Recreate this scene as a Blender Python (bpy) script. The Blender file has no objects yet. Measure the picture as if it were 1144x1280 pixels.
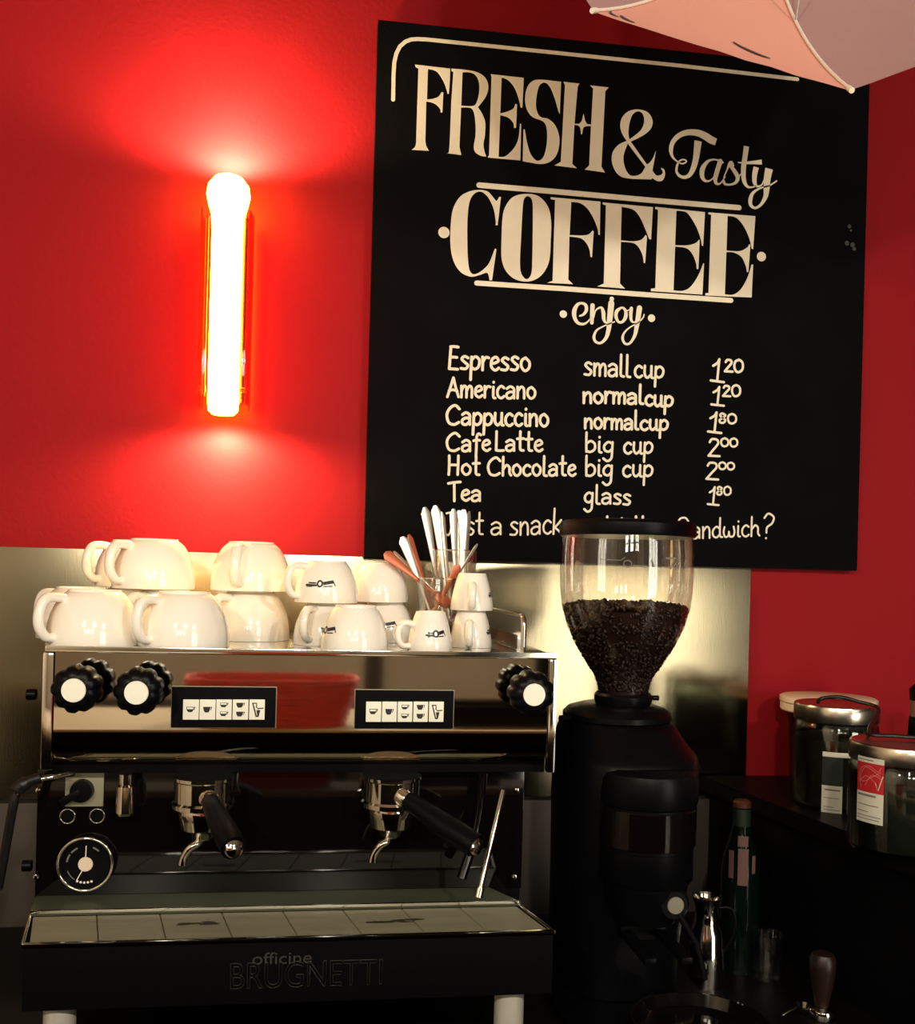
import bpy, bmesh, math, random
from mathutils import Vector, Matrix
random.seed(7)
scene = bpy.context.scene
COL = scene.collection
# ------------------------------------------------------------------ camera
PSI = math.radians(8.1); ROLL = .026; FPX = 1250.0
CAM = Vector((0, -1.95, 1.55))
FW = Vector((math.sin(PSI), math.cos(PSI), 0)); RT = Vector((math.cos(PSI), -math.sin(PSI), 0)); UP = Vector((0, 0, 1))
cd = bpy.data.cameras.new('camera'); cam = bpy.data.objects.new('camera', cd); COL.objects.link(cam)
cx_ = RT*math.cos(ROLL)+UP*math.sin(ROLL); cy_ = -RT*math.sin(ROLL)+UP*math.cos(ROLL); cz_ = -FW
cam.matrix_world = Matrix(((cx_.x, cy_.x, cz_.x, CAM.x), (cx_.y, cy_.y, cz_.y, CAM.y), (cx_.z, cy_.z, cz_.z, CAM.z), (0, 0, 0, 1)))
cd.sensor_fit = 'VERTICAL'; cd.sensor_height = 24; cd.lens = 24*FPX/1280; cd.shift_y = 75/1280; cd.clip_start = .02
scene.camera = cam
# ------------------------------------------------------------------ world, colour management
w = bpy.data.worlds.new('world'); scene.world = w; w.use_nodes = True
w.node_tree.nodes['Background'].inputs[0].default_value = (.75, .85, 1, 1)
w.node_tree.nodes['Background'].inputs[1].default_value = .6
vs = scene.view_settings
vs.view_transform = 'Standard'; vs.look = 'None'; vs.gamma = 1; vs.use_curve_mapping = False; vs.exposure = 0.0
cy = scene.cycles
cy.use_denoising = True; cy.max_bounces = 10; cy.transparent_max_bounces = 24; cy.glossy_bounces = 6
cy.diffuse_bounces = 4; cy.caustics_reflective = False; cy.caustics_refractive = False; cy.sample_clamp_indirect = 6

def area(name, loc, rot, sx, sy, power, color):
    l = bpy.data.lights.new(name, 'AREA'); l.shape = 'RECTANGLE'; l.size = sx; l.size_y = sy; l.energy = power; l.color = color
    o = bpy.data.objects.new(name, l); COL.objects.link(o); o.location = loc; o.rotation_euler = rot
    return o
# daylight standing just behind the panes of the shop front and the small windows opposite the red wall
R90 = math.radians(90)
area('daylight_shop_front', (3.25, -5.58, 1.33), (R90, 0, 0), 1.8, 2.54, 140, (1, .93, .76))
for i, x in enumerate((-1.15, -.35, .45)):
    area('daylight_window', (x, -5.58, 2.4), (R90, 0, 0), .5, .5, 16, (1, .94, .8))

# ------------------------------------------------------------------ helpers
def at(px, py, Y):
    "pixel of the photograph -> point on the vertical plane y = Y"
    dx = px-572; dy = py-715
    a = dx*math.cos(ROLL)+dy*math.sin(ROLL); b = dx*math.sin(ROLL)-dy*math.cos(ROLL)
    d = FW*FPX+RT*a+UP*b
    return CAM+d*((Y-CAM.y)/d.y)
def atz(px, py, Z):
    dx = px-572; dy = py-715
    a = dx*math.cos(ROLL)+dy*math.sin(ROLL); b = dx*math.sin(ROLL)-dy*math.cos(ROLL)
    d = FW*FPX+RT*a+UP*b
    return CAM+d*((Z-CAM.z)/d.z)

def mat(name, color, rough=.5, metal=0., emit=None, es=0., noise=None, bump=None, coat=0., trans=0., ior=1.45, spec=.5, aniso=0.):
    m = bpy.data.materials.new(name); m.use_nodes = True
    nt = m.node_tree; b = nt.nodes['Principled BSDF']
    b.inputs['Base Color'].default_value = (*color, 1)
    b.inputs['Roughness'].default_value = rough; b.inputs['Metallic'].default_value = metal
    b.inputs['Coat Weight'].default_value = coat; b.inputs['Transmission Weight'].default_value = trans
    b.inputs['IOR'].default_value = ior; b.inputs['Specular IOR Level'].default_value = spec
    b.inputs['Anisotropic'].default_value = aniso
    if emit: b.inputs['Emission Color'].default_value = (*emit, 1); b.inputs['Emission Strength'].default_value = es
    tc = nt.nodes.new('ShaderNodeTexCoord'); mp = nt.nodes.new('ShaderNodeMapping'); nt.links.new(tc.outputs['Object'], mp.inputs[0])
    if noise:
        sc, amt, vec = noise
        mp.inputs['Scale'].default_value = vec
        n = nt.nodes.new('ShaderNodeTexNoise'); n.inputs['Scale'].default_value = sc; n.inputs['Detail'].default_value = 5
        nt.links.new(mp.outputs[0], n.inputs['Vector'])
        mx = nt.nodes.new('ShaderNodeMix'); mx.data_type = 'RGBA'
        mx.inputs[6].default_value = (*[c*(1-amt) for c in color], 1); mx.inputs[7].default_value = (*[min(1, c*(1+amt)) for c in color], 1)
        nt.links.new(n.outputs['Fac'], mx.inputs[0]); nt.links.new(mx.outputs[2], b.inputs['Base Color'])
    if bump:
        sc, st, vec = bump
        mp2 = nt.nodes.new('ShaderNodeMapping'); mp2.inputs['Scale'].default_value = vec; nt.links.new(tc.outputs['Object'], mp2.inputs[0])
        n2 = nt.nodes.new('ShaderNodeTexNoise'); n2.inputs['Scale'].default_value = sc; n2.inputs['Detail'].default_value = 4
        nt.links.new(mp2.outputs[0], n2.inputs['Vector'])
        bp = nt.nodes.new('ShaderNodeBump'); bp.inputs['Strength'].default_value = st; bp.inputs['Distance'].default_value = .002
        nt.links.new(n2.outputs['Fac'], bp.inputs['Height']); nt.links.new(bp.outputs[0], b.inputs['Normal'])
    return m
def glassmat(name, tint=(1, 1, 1), gloss=.12):
    "thin clear glass: straight-through transparency under a fresnel gloss"
    m = bpy.data.materials.new(name); m.use_nodes = True; nt = m.node_tree
    nt.nodes.remove(nt.nodes['Principled BSDF'])
    t = nt.nodes.new('ShaderNodeBsdfTransparent'); t.inputs[0].default_value = (*tint, 1)
    g = nt.nodes.new('ShaderNodeBsdfGlossy'); g.inputs['Roughness'].default_value = .04
    f = nt.nodes.new('ShaderNodeLayerWeight'); f.inputs[0].default_value = .35
    mu = nt.nodes.new('ShaderNodeMath'); mu.operation = 'MULTIPLY_ADD'; mu.inputs[1].default_value = .55; mu.inputs[2].default_value = gloss*.5
    mx = nt.nodes.new('ShaderNodeMixShader')
    nt.links.new(f.outputs['Fresnel'], mu.inputs[0]); nt.links.new(mu.outputs[0], mx.inputs[0])
    nt.links.new(t.outputs[0], mx.inputs[1]); nt.links.new(g.outputs[0], mx.inputs[2])
    nt.links.new(mx.outputs[0], nt.nodes['Material Output'].inputs[0])
    return m

M = {}
M['red'] = mat('red_wall_paint', (.29, .0088, .0125), .6, noise=(1.6, .10, (1, 1, 1)), bump=(90, .25, (1, 1, 1)), spec=.08)
M['beige'] = mat('beige_plaster', (.62, .53, .40), .8, noise=(3, .2, (1, 1, 1)))
M['brown'] = mat('dark_brown_plaster', (.05, .035, .03), .7, noise=(3, .3, (1, 1, 1)))
M['ceil'] = mat('dim_ceiling_paint', (.16, .13, .10), .8, noise=(2, .1, (1, 1, 1)))
M['floor'] = mat('dark_floor_boards', (.05, .035, .025), .35, noise=(6, .4, (1, 8, 1)))
M['steel'] = mat('brushed_steel_sheet', (.25, .215, .14), .17, 1, noise=(3, .18, (.6, 1, 2.2)), bump=(60, .02, (12, 1, .6)))
M['tile'] = mat('grey_wall_tile', (.065, .052, .042), .5, noise=(9, .25, (1, 1, 1)))
M['grout_shade'] = mat('dark_grout_and_shade', (.012, .011, .01), .9)
M['black'] = mat('black_plastic', (.002, .002, .0028), .34, spec=.13)
M['bmatte'] = mat('black_matte_metal', (.002, .0018, .0024), .6, spec=.07)
M['bgloss'] = mat('black_polished_steel_panel', (.003, .002, .002), .06, spec=.5)
M['mirror'] = mat('polished_steel', (.60, .54, .43), .045, 1, bump=(2.2, .05, (1, 1, 1)))
M['chrome'] = mat('chrome', (.78, .74, .66), .09, 1)
M['tray'] = mat('satin_tray_steel', (.26, .245, .16), .5, .15, noise=(7, .3, (.6, 5, 1)), bump=(40, .2, (1, 8, 1)))
M['green'] = mat('greenish_steel', (.07, .085, .05), .35, .2, noise=(8, .5, (.5, 2, 2)))  # greenish base colour, mottled by noise
M['porc'] = mat('white_porcelain', (.93, .87, .77), .12, coat=.5)
M['ink'] = mat('dark_print_on_cup', (.02, .015, .02), .4)
M['white'] = mat('cream_white_plastic', (.86, .84, .72), .35, noise=(30, .04, (1, 1, 1)))
M['counter'] = mat('dark_worktop', (.003, .0025, .0025), .42, noise=(12, .4, (1, 1, 1)), spec=.12)
M['board'] = mat('black_painted_board', (.0032, .003, .0038), .85, noise=(9, .5, (1, 1, 1)), bump=(150, .2, (1, 1, 1)), spec=.06)
M['paint'] = mat('cream_sign_paint', (.86, .77, .60), .7, noise=(28, .06, (1, 1, 1)), spec=.2)
M['smudge'] = mat('grey_chalk_smudge', (.05, .05, .045), .8)
M['glass'] = glassmat('clear_glass')
M['hopper'] = glassmat('clear_hopper_plastic', (.93, .90, .86), .16)
M['jarglass'] = glassmat('jar_glass', (.75, .8, .75), .12)
M['bean'] = mat('roasted_coffee_beans', (.022, .009, .006), .38, noise=(30, .5, (1, 1, 1)))
M['tea'] = mat('dark_loose_tea', (.010, .010, .007), .7, noise=(60, .9, (1, 1, 1)))
M['tea2'] = mat('brown_loose_tea', (.022, .010, .007), .7, noise=(60, .9, (1, 1, 1)))
M['lid'] = mat('brushed_jar_lid_steel', (.62, .56, .46), .25, 1, bump=(80, .05, (1, 1, .1)))
M['cream'] = mat('cream_bucket_lid', (.80, .66, .50), .5)
M['label'] = mat('off_white_paper_label', (.58, .56, .46), .7)
M['redlab'] = mat('red_label_print', (.42, .012, .016), .6)
M['redline'] = mat('pale_red_label_line', (.62, .16, .15), .6)
M['grnlab'] = mat('dark_green_label_print', (.004, .012, .006), .6)
M['greytext'] = mat('grey_small_print', (.16, .15, .12), .8)
M['wood'] = mat('brown_turned_wood', (.014, .005, .003), .4, noise=(8, .4, (1, 1, 6)))
M['copper'] = mat('orange_brown_handle', (.50, .13, .06), .35, .3)
M['dregs'] = mat('dark_coffee_brown', (.045, .014, .012), .3)
M['pink'] = mat('pink_bottle_label', (.12, .055, .045), .6)
M['bottle'] = mat('dark_green_bottle_glass', (.002, .005, .003), .10, spec=.3)
M['basket'] = mat('red_woven_basket', (.60, .07, .07), .6, noise=(30, .4, (1, 1, 3)))
M['bar'] = mat('light_oak_bar_top', (.42, .33, .22), .5, noise=(6, .3, (1, 9, 1)))
M['cable'] = mat('black_rubber', (.006, .005, .006), .4)
M['rubber'] = mat('dark_grey_speckle', (.03, .028, .025), .7)
M['tube'] = mat('lit_frosted_tube', (1, .95, .8), .5, emit=(1, .72, .024), es=38)
M['yellowglass'] = glassmat('yellow_amber_glass', (.95, .70, .12), .1)
M['fill_bulb'] = mat('lit_fill_bulb', (1, .95, .85), .4, emit=(1, .88, .7), es=8)  # glow of the added fill lamps over the bar
M['cap'] = mat('brown_bottle_cap', (.06, .016, .01), .4)
M['spoon'] = mat('pale_satin_cutlery_steel', (.86, .80, .70), .28, .75)
M['foot'] = mat('satin_foot_metal', (.75, .70, .60), .35, .4)
M['shade'] = glassmat('red_tinted_glass', (.90, .38, .48), .1)
M['lampmetal'] = mat('lamp_bracket_metal', (.35, .10, .08), .3, .8)
M['badge'] = mat('chrome_letter_edge', (.035, .033, .03), .35, .8)
M['badge2'] = mat('dark_grey_letter', (.035, .033, .03), .5)
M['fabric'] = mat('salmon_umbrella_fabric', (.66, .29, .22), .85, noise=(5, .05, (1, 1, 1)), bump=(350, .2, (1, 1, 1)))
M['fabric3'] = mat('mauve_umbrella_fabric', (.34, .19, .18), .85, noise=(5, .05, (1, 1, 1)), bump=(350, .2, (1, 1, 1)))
M['badge3'] = mat('brushed_badge', (.22, .20, .15), .5, .3)
M['ribwhite'] = mat('white_umbrella_rib', (.72, .62, .52), .4)
M['shaft'] = mat('umbrella_shaft_metal', (.5, .48, .45), .3, .8)
M['stain'] = mat('dark_coffee_stain', (.03, .022, .015), .6)

def link(o, parent=None):
    COL.objects.link(o)
    if parent is not None:
        o.parent = parent
        o.matrix_parent_inverse = parent.matrix_basis.inverted()
    return o
def tag(o, label=None, cat=None, group=None, kind=None):
    if label: o['label'] = label
    if cat: o['category'] = cat
    if group: o['group'] = group
    if kind: o['kind'] = kind
    return o
def empty(name, loc, label, cat, group=None):
    o = bpy.data.objects.new(name, None); o.empty_display_size = .02; COL.objects.link(o); o.location = loc
    return tag(o, label, cat, group)
def fin(name, bm, m, parent=None, angle=35, smooth=True, label=None):
    bmesh.ops.recalc_face_normals(bm, faces=bm.faces)
    ca = math.radians(angle)
    for f in bm.faces: f.smooth = smooth
    for e in bm.edges:
        e.smooth = not (len(e.link_faces) == 2 and e.calc_face_angle(0) > ca)
    me = bpy.data.meshes.new(name); bm.to_mesh(me); bm.free()
    me.materials.append(m)
    o = bpy.data.objects.new(name, me)
    link(o, parent)
    if label: o['label'] = label
    return o
def add_box(bm, x0, x1, y0, y1, z0, z1, bev=0, mtx=None, seg=2):
    r = bmesh.ops.create_cube(bm, size=1)
    vs_ = r['verts']
    for v in vs_:
        v.co = Vector(((x0+x1)/2+v.co.x*(x1-x0), (y0+y1)/2+v.co.y*(y1-y0), (z0+z1)/2+v.co.z*(z1-z0)))
    if mtx is not None:
        for v in vs_: v.co = mtx @ v.co
    if bev:
        es = list({e for v in vs_ for e in v.link_edges})
        bmesh.ops.bevel(bm, geom=es, offset=bev, segments=seg, affect='EDGES', profile=.7)
def box(name, x0, x1, y0, y1, z0, z1, m, parent=None, bev=.002, label=None, mtx=None):
    bm = bmesh.new(); add_box(bm, x0, x1, y0, y1, z0, z1, bev, mtx)
    return fin(name, bm, m, parent, label=label)
def frame_of(d):
    d = d.normalized(); a = Vector((0, 0, 1)) if abs(d.z) < .9 else Vector((1, 0, 0))
    u = d.cross(a).normalized(); v = d.cross(u).normalized()
    return u, v
def add_lathe(bm, prof, c=(0, 0, 0), seg=40, axis=(0, 0, 1), cap=True, wob=None):
    "prof: list of (radius, height along axis)"
    c = Vector(c); ax = Vector(axis).normalized()
    if abs(ax.z) > .999: u, v = Vector((1, 0, 0)), Vector((0, 1, 0))
    else: u, v = frame_of(ax)
    rings = []
    for (r, h) in prof:
        if r < 1e-5: rings.append([bm.verts.new(c+ax*h)]); continue
        ring = []
        for k in range(seg):
            a = 2*math.pi*k/seg; rr = r*(wob(a) if wob else 1)
            ring.append(bm.verts.new(c+ax*h+u*(rr*math.cos(a))+v*(rr*math.sin(a))))
        rings.append(ring)
    for A, B in zip(rings, rings[1:]):
        if len(A) == 1 and len(B) == 1: continue
        for k in range(seg):
            k2 = (k+1) % seg
            if len(A) == 1: bm.faces.new((A[0], B[k], B[k2]))
            elif len(B) == 1: bm.faces.new((A[k], B[0], A[k2]))
            else: bm.faces.new((A[k], A[k2], B[k2], B[k]))
    if cap:
        for R_ in (rings[0], rings[-1]):
            if len(R_) > 1: bm.faces.new(R_)
def lathe(name, prof, c, m, parent=None, seg=40, axis=(0, 0, 1), cap=True, wob=None, label=None, angle=35):
    bm = bmesh.new(); add_lathe(bm, prof, c, seg, axis, cap, wob)
    return fin(name, bm, m, parent, angle=angle, label=label)
def catmull(pts, n=8, closed=False):
    P = [Vector(p) for p in pts]; out = []
    N = len(P)
    for i in range(N if closed else N-1):
        if closed: p0, p1, p2, p3 = P[(i-1) % N], P[i], P[(i+1) % N], P[(i+2) % N]
        else: p0, p1, p2, p3 = P[max(i-1, 0)], P[i], P[i+1], P[min(i+2, N-1)]
        for k in range(n):
            t = k/n
            out.append(.5*((2*p1)+(p2-p0)*t+(2*p0-5*p1+4*p2-p3)*t*t+(3*p1-p0-3*p2+p3)*t**3))
    if not closed: out.append(P[-1].copy())
    return out
def add_tube(bm, pts, r, seg=12, closed=False, flat=1.0, flatdir=None):
    "pts: points; r: radius or list of radii; flat squashes across flatdir"
    P = [Vector(p) for p in pts]; N = len(P)
    R_ = r if isinstance(r, (list, tuple)) else [r]*N
    rings = []; u = None
    for i, p in enumerate(P):
        if closed: d = P[(i+1) % N]-P[(i-1) % N]
        else: d = P[min(i+1, N-1)]-P[max(i-1, 0)]
        d = d.normalized() if d.length > 1e-9 else Vector((0, 0, 1))
        if flatdir is not None:
            u = Vector(flatdir); u = (u-d*u.dot(d)).normalized()
        elif u is None: u = frame_of(d)[0]
        else: u = (u-d*u.dot(d)).normalized()
        v = d.cross(u)
        rings.append([bm.verts.new(p+u*(R_[i]*flat*math.cos(2*math.pi*k/seg))+v*(R_[i]*math.sin(2*math.pi*k/seg))) for k in range(seg)])
    pr_ = list(zip(rings, rings[1:]))
    if closed: pr_.append((rings[-1], rings[0]))
    for A, B in pr_:
        for k in range(seg):
            k2 = (k+1) % seg; bm.faces.new((A[k], A[k2], B[k2], B[k]))
    if not closed:
        bm.faces.new(rings[0]); bm.faces.new(rings[-1])
def tube(name, pts, r, m, parent=None, seg=12, closed=False, flat=1.0, flatdir=None, label=None):
    bm = bmesh.new(); add_tube(bm, pts, r, seg, closed, flat, flatdir)
    return fin(name, bm, m, parent, angle=50, label=label)
def add_loft(bm, secs, seg=40, p=2.6):
    "secs: (cx,cy,z,rx,ry[,power]) superellipse sections stacked in z"
    rings = []
    for s in secs:
        pw = s[5] if len(s) > 5 else p
        ring = []
        for k in range(seg):
            a = 2*math.pi*k/seg; c, s_ = math.cos(a), math.sin(a)
            ring.append(bm.verts.new((s[0]+s[3]*math.copysign(abs(c)**(2/pw), c), s[1]+s[4]*math.copysign(abs(s_)**(2/pw), s_), s[2])))
        rings.append(ring)
    for A, B in zip(rings, rings[1:]):
        for k in range(seg):
            k2 = (k+1) % seg; bm.faces.new((A[k], A[k2], B[k2], B[k]))
    bm.faces.new(rings[0]); bm.faces.new(rings[-1])
def add_prism(bm, poly, y0, y1):
    "poly in (x,z), extruded along y"
    a = [bm.verts.new((x, y0, z)) for x, z in poly]; b = [bm.verts.new((x, y1, z)) for x, z in poly]
    n = len(poly)
    bm.faces.new(a); bm.faces.new(b)
    for i in range(n): bm.faces.new((a[i], a[(i+1) % n], b[(i+1) % n], b[i]))

# ------------------------------------------------------------------ the room
XL, XR, YF, ZC = -1.7, 4.3, -5.5, 3.0
def struct(name, bm, m, angle=35):
    o = fin(name, bm, m, angle=angle); o['kind'] = 'structure'; return o
def sbox(name, *a, m, bev=0):
    bm = bmesh.new(); add_box(bm, *a, bev); return struct(name, bm, m)
sbox('wall_back', XL-.1, XR+.1, 0, .1, 0, ZC, m=M['red'])
sbox('wall_left', XL-.1, XL, YF, 0, 0, ZC, m=M['beige'])
sbox('wall_right', XR, XR+.1, YF, 0, 0, ZC, m=M['brown'])
sbox('floor', XL-.1, XR+.1, YF-.1, .1, -.1, 0, m=M['floor'])
sbox('ceiling', XL-.1, XR+.1, YF-.1, .1, ZC, ZC+.1, m=M['ceil'])
# wall opposite the red wall, pierced by three small windows and the glazed shop front
bm = bmesh.new()
holes = [(-1.4, -.9, 2.14, 2.66), (-.6, -.1, 2.14, 2.66), (.2, .7, 2.14, 2.66), (2.32, 4.15, .03, 2.6)]
xs = XL-.1
for (a, b, z0, z1) in holes:
    add_box(bm, xs, a, YF-.1, YF, 0, ZC); add_box(bm, a, b, YF-.1, YF, 0, z0); add_box(bm, a, b, YF-.1, YF, z1, ZC); xs = b
add_box(bm, xs, XR+.1, YF-.1, YF, 0, ZC)
struct('wall_front', bm, M['beige'])
for i, (a, b, z0, z1) in enumerate(holes):
    bm = bmesh.new(); t = .04
    n = 3 if i == 3 else 1
    add_box(bm, a, b, YF-.06, YF+.02, z0, z0+t); add_box(bm, a, b, YF-.06, YF+.02, z1-t, z1)
    for k in range(n+1):
        x = a+(b-a-t)*k/n; add_box(bm, x, x+t, YF-.06, YF+.02, z0, z1)
    if i < 3: add_box(bm, a, b, YF-.05, YF+.01, (z0+z1)/2-.012, (z0+z1)/2+.012)
    wf = struct('window_%d' % (i+1), bm, M['bmatte'])
    bm = bmesh.new(); add_box(bm, a+.005, b-.005, YF-.03, YF-.026, z0+.005, z1-.005)
    fin('pane', bm, M['glass'], wf)
sbox('trim_2', XL, 1.45, YF, YF+.02, 0, .74, m=M['brown'])
sbox('trim_4', 1.45, 2.30, YF, YF+.03, 0, ZC, m=M['bmatte'])
sbox('trim_3', .33, .44, YF, YF+.06, .74, ZC, m=M['brown'])
# grey tiles under the steel splash sheet, one by one, with recessed joints
bm = bmesh.new(); add_box(bm, -.93, .965, -.004, 0, .48, 1.1075); ts = struct('trim_1', bm, M['grout_shade'])  # bare end right of the tiles paints the wall's shade as a dark board
for i in range(6):
    for j in range(2):
        x0 = -.92+i*.30; z0 = .797-.31*j
        bm = bmesh.new()
        add_box(bm, x0+.002, min(x0+.298, .884), -.0098, -.0042, z0+.002, z0+.304, .0012)
        fin('tile', bm, M['tile'], ts)
# steel splash sheet on the wall
bm = bmesh.new(); add_box(bm, -1.68, .884, -.0066, -.0006, 1.108, 1.575, .0008)
sheet = fin('steel_splashback', bm, M['steel']); tag(sheet, 'brushed stainless steel sheet on red wall behind coffee machine and grinder', 'splashback')
# ------------------------------------------------------------------ menu board
SY = -.032                        # front face of the board
bx0, bx1, bz0, bz1 = .092, 1.102, 1.574, 2.602
bm = bmesh.new(); add_box(bm, bx0, bx1, SY, -.008, bz0, bz1, .0015)
board = fin('menu_board', bm, M['board'])
tag(board, 'large black coffee menu board with cream hand painted lettering on red wall', 'menu board')
TY = SY-.0009
def bp(px, py): p = at(px, py, TY); return (p.x, p.z)
PXM = .00158                      # metres per pixel on the board
def spline2(items, n=6):
    "items: list of (x,y,smooth) closed outline"
    N = len(items); out = []
    for i in range(N):
        a = items[i]; b = items[(i+1) % N]; z = items[i-1]; c = items[(i+2) % N]
        p1 = Vector(a[:2]); p2 = Vector(b[:2])
        if not a[2] and not b[2]: out.append(p1); continue
        p0 = Vector(z[:2]) if a[2] else p1; p3 = Vector(c[:2]) if b[2] else p2
        for k in range(n):
            t = k/n
            out.append(.5*((2*p1)+(p2-p0)*t+(2*p0-5*p1+4*p2-p3)*t*t+(3*p1-p0-3*p2+p3)*t**3))
    return out
def parse(s):
    r = []
    for tok in s.split():
        sm = tok.endswith('*'); x, y = tok.rstrip('*').split(','); r.append((float(x), float(y), sm))
    return r
def letter(name, outlines, ox, oy, sc, m=None, parent=None):
    cu = bpy.data.curves.new(name, 'CURVE'); cu.dimensions = '2D'; cu.fill_mode = 'BOTH'; cu.extrude = .0003
    for s in outlines:
        pts = spline2(parse(s))
        P = [bp(ox+p.x/sc, oy+p.y/sc) for p in pts]
        sp = cu.splines.new('POLY'); sp.points.add(len(P)-1); sp.use_cyclic_u = True
        for i, q in enumerate(P): sp.points[i].co = (q[0], q[1], 0, 1)
    t = bpy.data.objects.new('tmp', cu)
    me = bpy.data.meshes.new_from_object(t); bpy.data.objects.remove(t)
    for v in me.vertices: v.co = Vector((v.co.x, TY-v.co.z, v.co.y))
    me.materials.clear(); me.materials.append(m or M['paint'])
    o = bpy.data.objects.new(name, me)
    return link(o, parent or board)
A_ = (480, 40, 5.72); B_ = (640, 80, 5.72); D_ = (540, 220, 5.72); E_ = (680, 230, 7.15); F_ = (800, 240, 6.3556)
LET = [
 (A_, ["222,233 474,262 472,330* 465,440 455,443 448,410* 425,350* 385,290* 350,270* 315,265 308,482 350,478* 390,462* 412,430 425,432 418,575 406,575 402,550* 375,520* 340,503* 303,497 296,780 303,815* 322,850 200,842 222,822* 230,795 247,262 228,250"]),
 (A_, ["482,262 560,268 640,280* 700,305* 735,345* 747,400* 730,460* 695,510* 672,537 705,590* 725,650* 722,740* 712,800* 718,850* 732,890 695,885* 655,860* 643,820* 655,740* 655,660* 645,580* 620,543* 552,540 540,820 553,880 450,866 468,830* 482,500 497,285 484,280",
       "562,288 610,288* 650,303* 678,350* 682,420* 668,490* 640,528* 553,527"]),
 (A_, ["765,302 1000,328 990,540 978,540 965,480* 935,400* 890,345* 842,325 832,582 880,570* 925,548* 940,515 952,518 945,685 930,685 925,650* 890,612* 832,594 820,893 870,888* 930,830* 962,760* 973,655 982,660 975,918 742,897 752,880 770,320"]),
 (B_, ["352,128 342,355 333,335* 305,240* 270,160* 235,133* 200,150* 180,210* 172,300* 188,360* 215,383* 260,393* 310,440* 338,520* 335,600* 310,665* 260,705* 200,715* 130,704* 78,695 83,468 93,475* 108,560* 135,645* 180,692* 225,665* 248,580* 252,490* 240,430* 210,403* 150,380* 110,330* 95,260* 105,180* 140,128* 200,112*"]),
 (B_, ["370,128 482,140 470,165 448,427 480,428 500,405* 512,355 524,405* 538,430 567,433 582,175 560,153 692,168 668,195 640,735 666,776 522,755 553,725 566,443 538,444 512,455* 502,502 495,502 488,455* 472,438 447,434 432,715 464,745 305,725 350,700 380,150"]),
 (B_, ["900,325* 970,345* 1005,400* 995,460* 940,510* 850,555 965,718 985,705* 1010,670* 1030,620 1022,670* 1005,762 1030,795* 1060,795* 1080,775* 1065,743 1088,755* 1095,790* 1080,830* 1045,838* 1003,815 1000,825 830,818* 760,790* 720,720* 718,640* 760,580* 822,550 790,500* 775,440* 790,380* 835,338*",
       "905,338* 938,360* 945,420* 915,480* 840,540 833,490* 842,420* 865,360*", "828,568 955,735 925,782* 880,800* 840,792* 808,740* 798,660*"]),
 (D_, ["340,100* 400,112* 440,155* 462,178* 480,150 494,150 470,352 456,352 455,310* 440,230* 400,150* 350,112* 300,130* 268,190* 255,300* 253,450* 258,600* 272,680* 305,703* 360,675* 410,620* 450,520 462,522 430,745 412,745 405,710* 390,692* 340,708* 280,720* 210,690* 160,620* 135,520* 133,380* 150,240* 200,150* 270,110*"]),
 (D_, ["690,128* 770,150* 830,220* 852,320* 850,450* 840,600* 800,690* 740,740* 670,755* 590,735* 530,680* 500,600* 497,500* 505,300* 530,210* 590,145*", "690,145* 718,180* 722,300* 718,600* 710,700* 678,738* 640,700* 630,620* 637,450* 650,220* 662,160*"]),
 (E_, ["60,118 505,158 500,455 487,452 480,400* 440,300* 385,215* 320,170* 245,160 230,457 340,460* 400,450* 435,415 445,425 430,655 416,650 408,590* 380,530* 330,485* 228,470 218,855 260,895 30,883 78,865 100,143 60,135"]),
 (E_, ["525,165 975,207 958,495 942,492 905,400* 860,300* 800,230* 695,203 688,503 800,512* 870,497* 910,455 922,470 905,708 892,705 883,640* 850,570* 800,528* 688,517 680,890 725,935 478,915 535,890 555,190 527,182"]),
 (F_, ["122,118 517,160 503,428 492,425 480,360* 440,260* 380,170* 330,152* 290,150 280,422 370,424* 440,407* 470,378 475,385 465,612 452,612 445,560* 415,490* 370,447* 280,433 267,782 340,785* 400,755* 460,670* 505,565 510,570 497,815 88,787 88,768 122,765 145,140 122,135"]),
 (F_, ["545,162 918,192 900,455 888,450 870,370* 830,280* 780,215* 740,195* 697,190 688,465 790,470* 850,442* 868,415 878,420 862,635 850,635 842,590* 810,520* 750,482* 687,477 675,813 740,815* 800,775* 855,680* 888,575 900,578 888,838 520,822 522,803 545,803 567,180 545,176"]),
]
for (o_, outs) in LET: letter('painted_letter', outs, *o_)
# ribbons: brush strokes of constant or varying width
def ribbon_bm(bm, pts, ws, eps, caps=(True, True), plane=None):
    "pts (x,z) in metres on the board; ws widths in metres"
    Y = TY-eps; N = len(pts); L = []; R_ = []
    for i in range(N):
        a = Vector(pts[max(i-1, 0)]); b = Vector(pts[min(i+1, N-1)]); d = b-a
        if d.length < 1e-9: d = Vector((1, 0))
        d.normalize(); n = Vector((-d.y, d.x))*ws[i]/2; p = Vector(pts[i])
        L.append(bm.verts.new((p.x+n.x, Y, p.y+n.y))); R_.append(bm.verts.new((p.x-n.x, Y, p.y-n.y)))
    for i in range(N-1):
        try: bm.faces.new((L[i], L[i+1], R_[i+1], R_[i]))
        except ValueError: pass
    for idx, on in ((0, caps[0]), (N-1, caps[1])):
        if on:
            c = Vector(pts[idx]); r = ws[idx]/2
            bm.faces.new([bm.verts.new((c.x+r*math.cos(a*math.pi/6), Y-(.000010 if idx == 0 else .000020), c.y+r*math.sin(a*math.pi/6))) for a in range(12)])
def finish_flat(name, bm, m, parent, label=None):
    for f in bm.faces:
        f.normal_update()
        if f.normal.y > 0: f.normal_flip()
    me = bpy.data.meshes.new(name); bm.to_mesh(me); bm.free(); me.materials.append(m)
    o = bpy.data.objects.new(name, me); link(o, parent)
    if label: o['label'] = label
    return o
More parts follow.
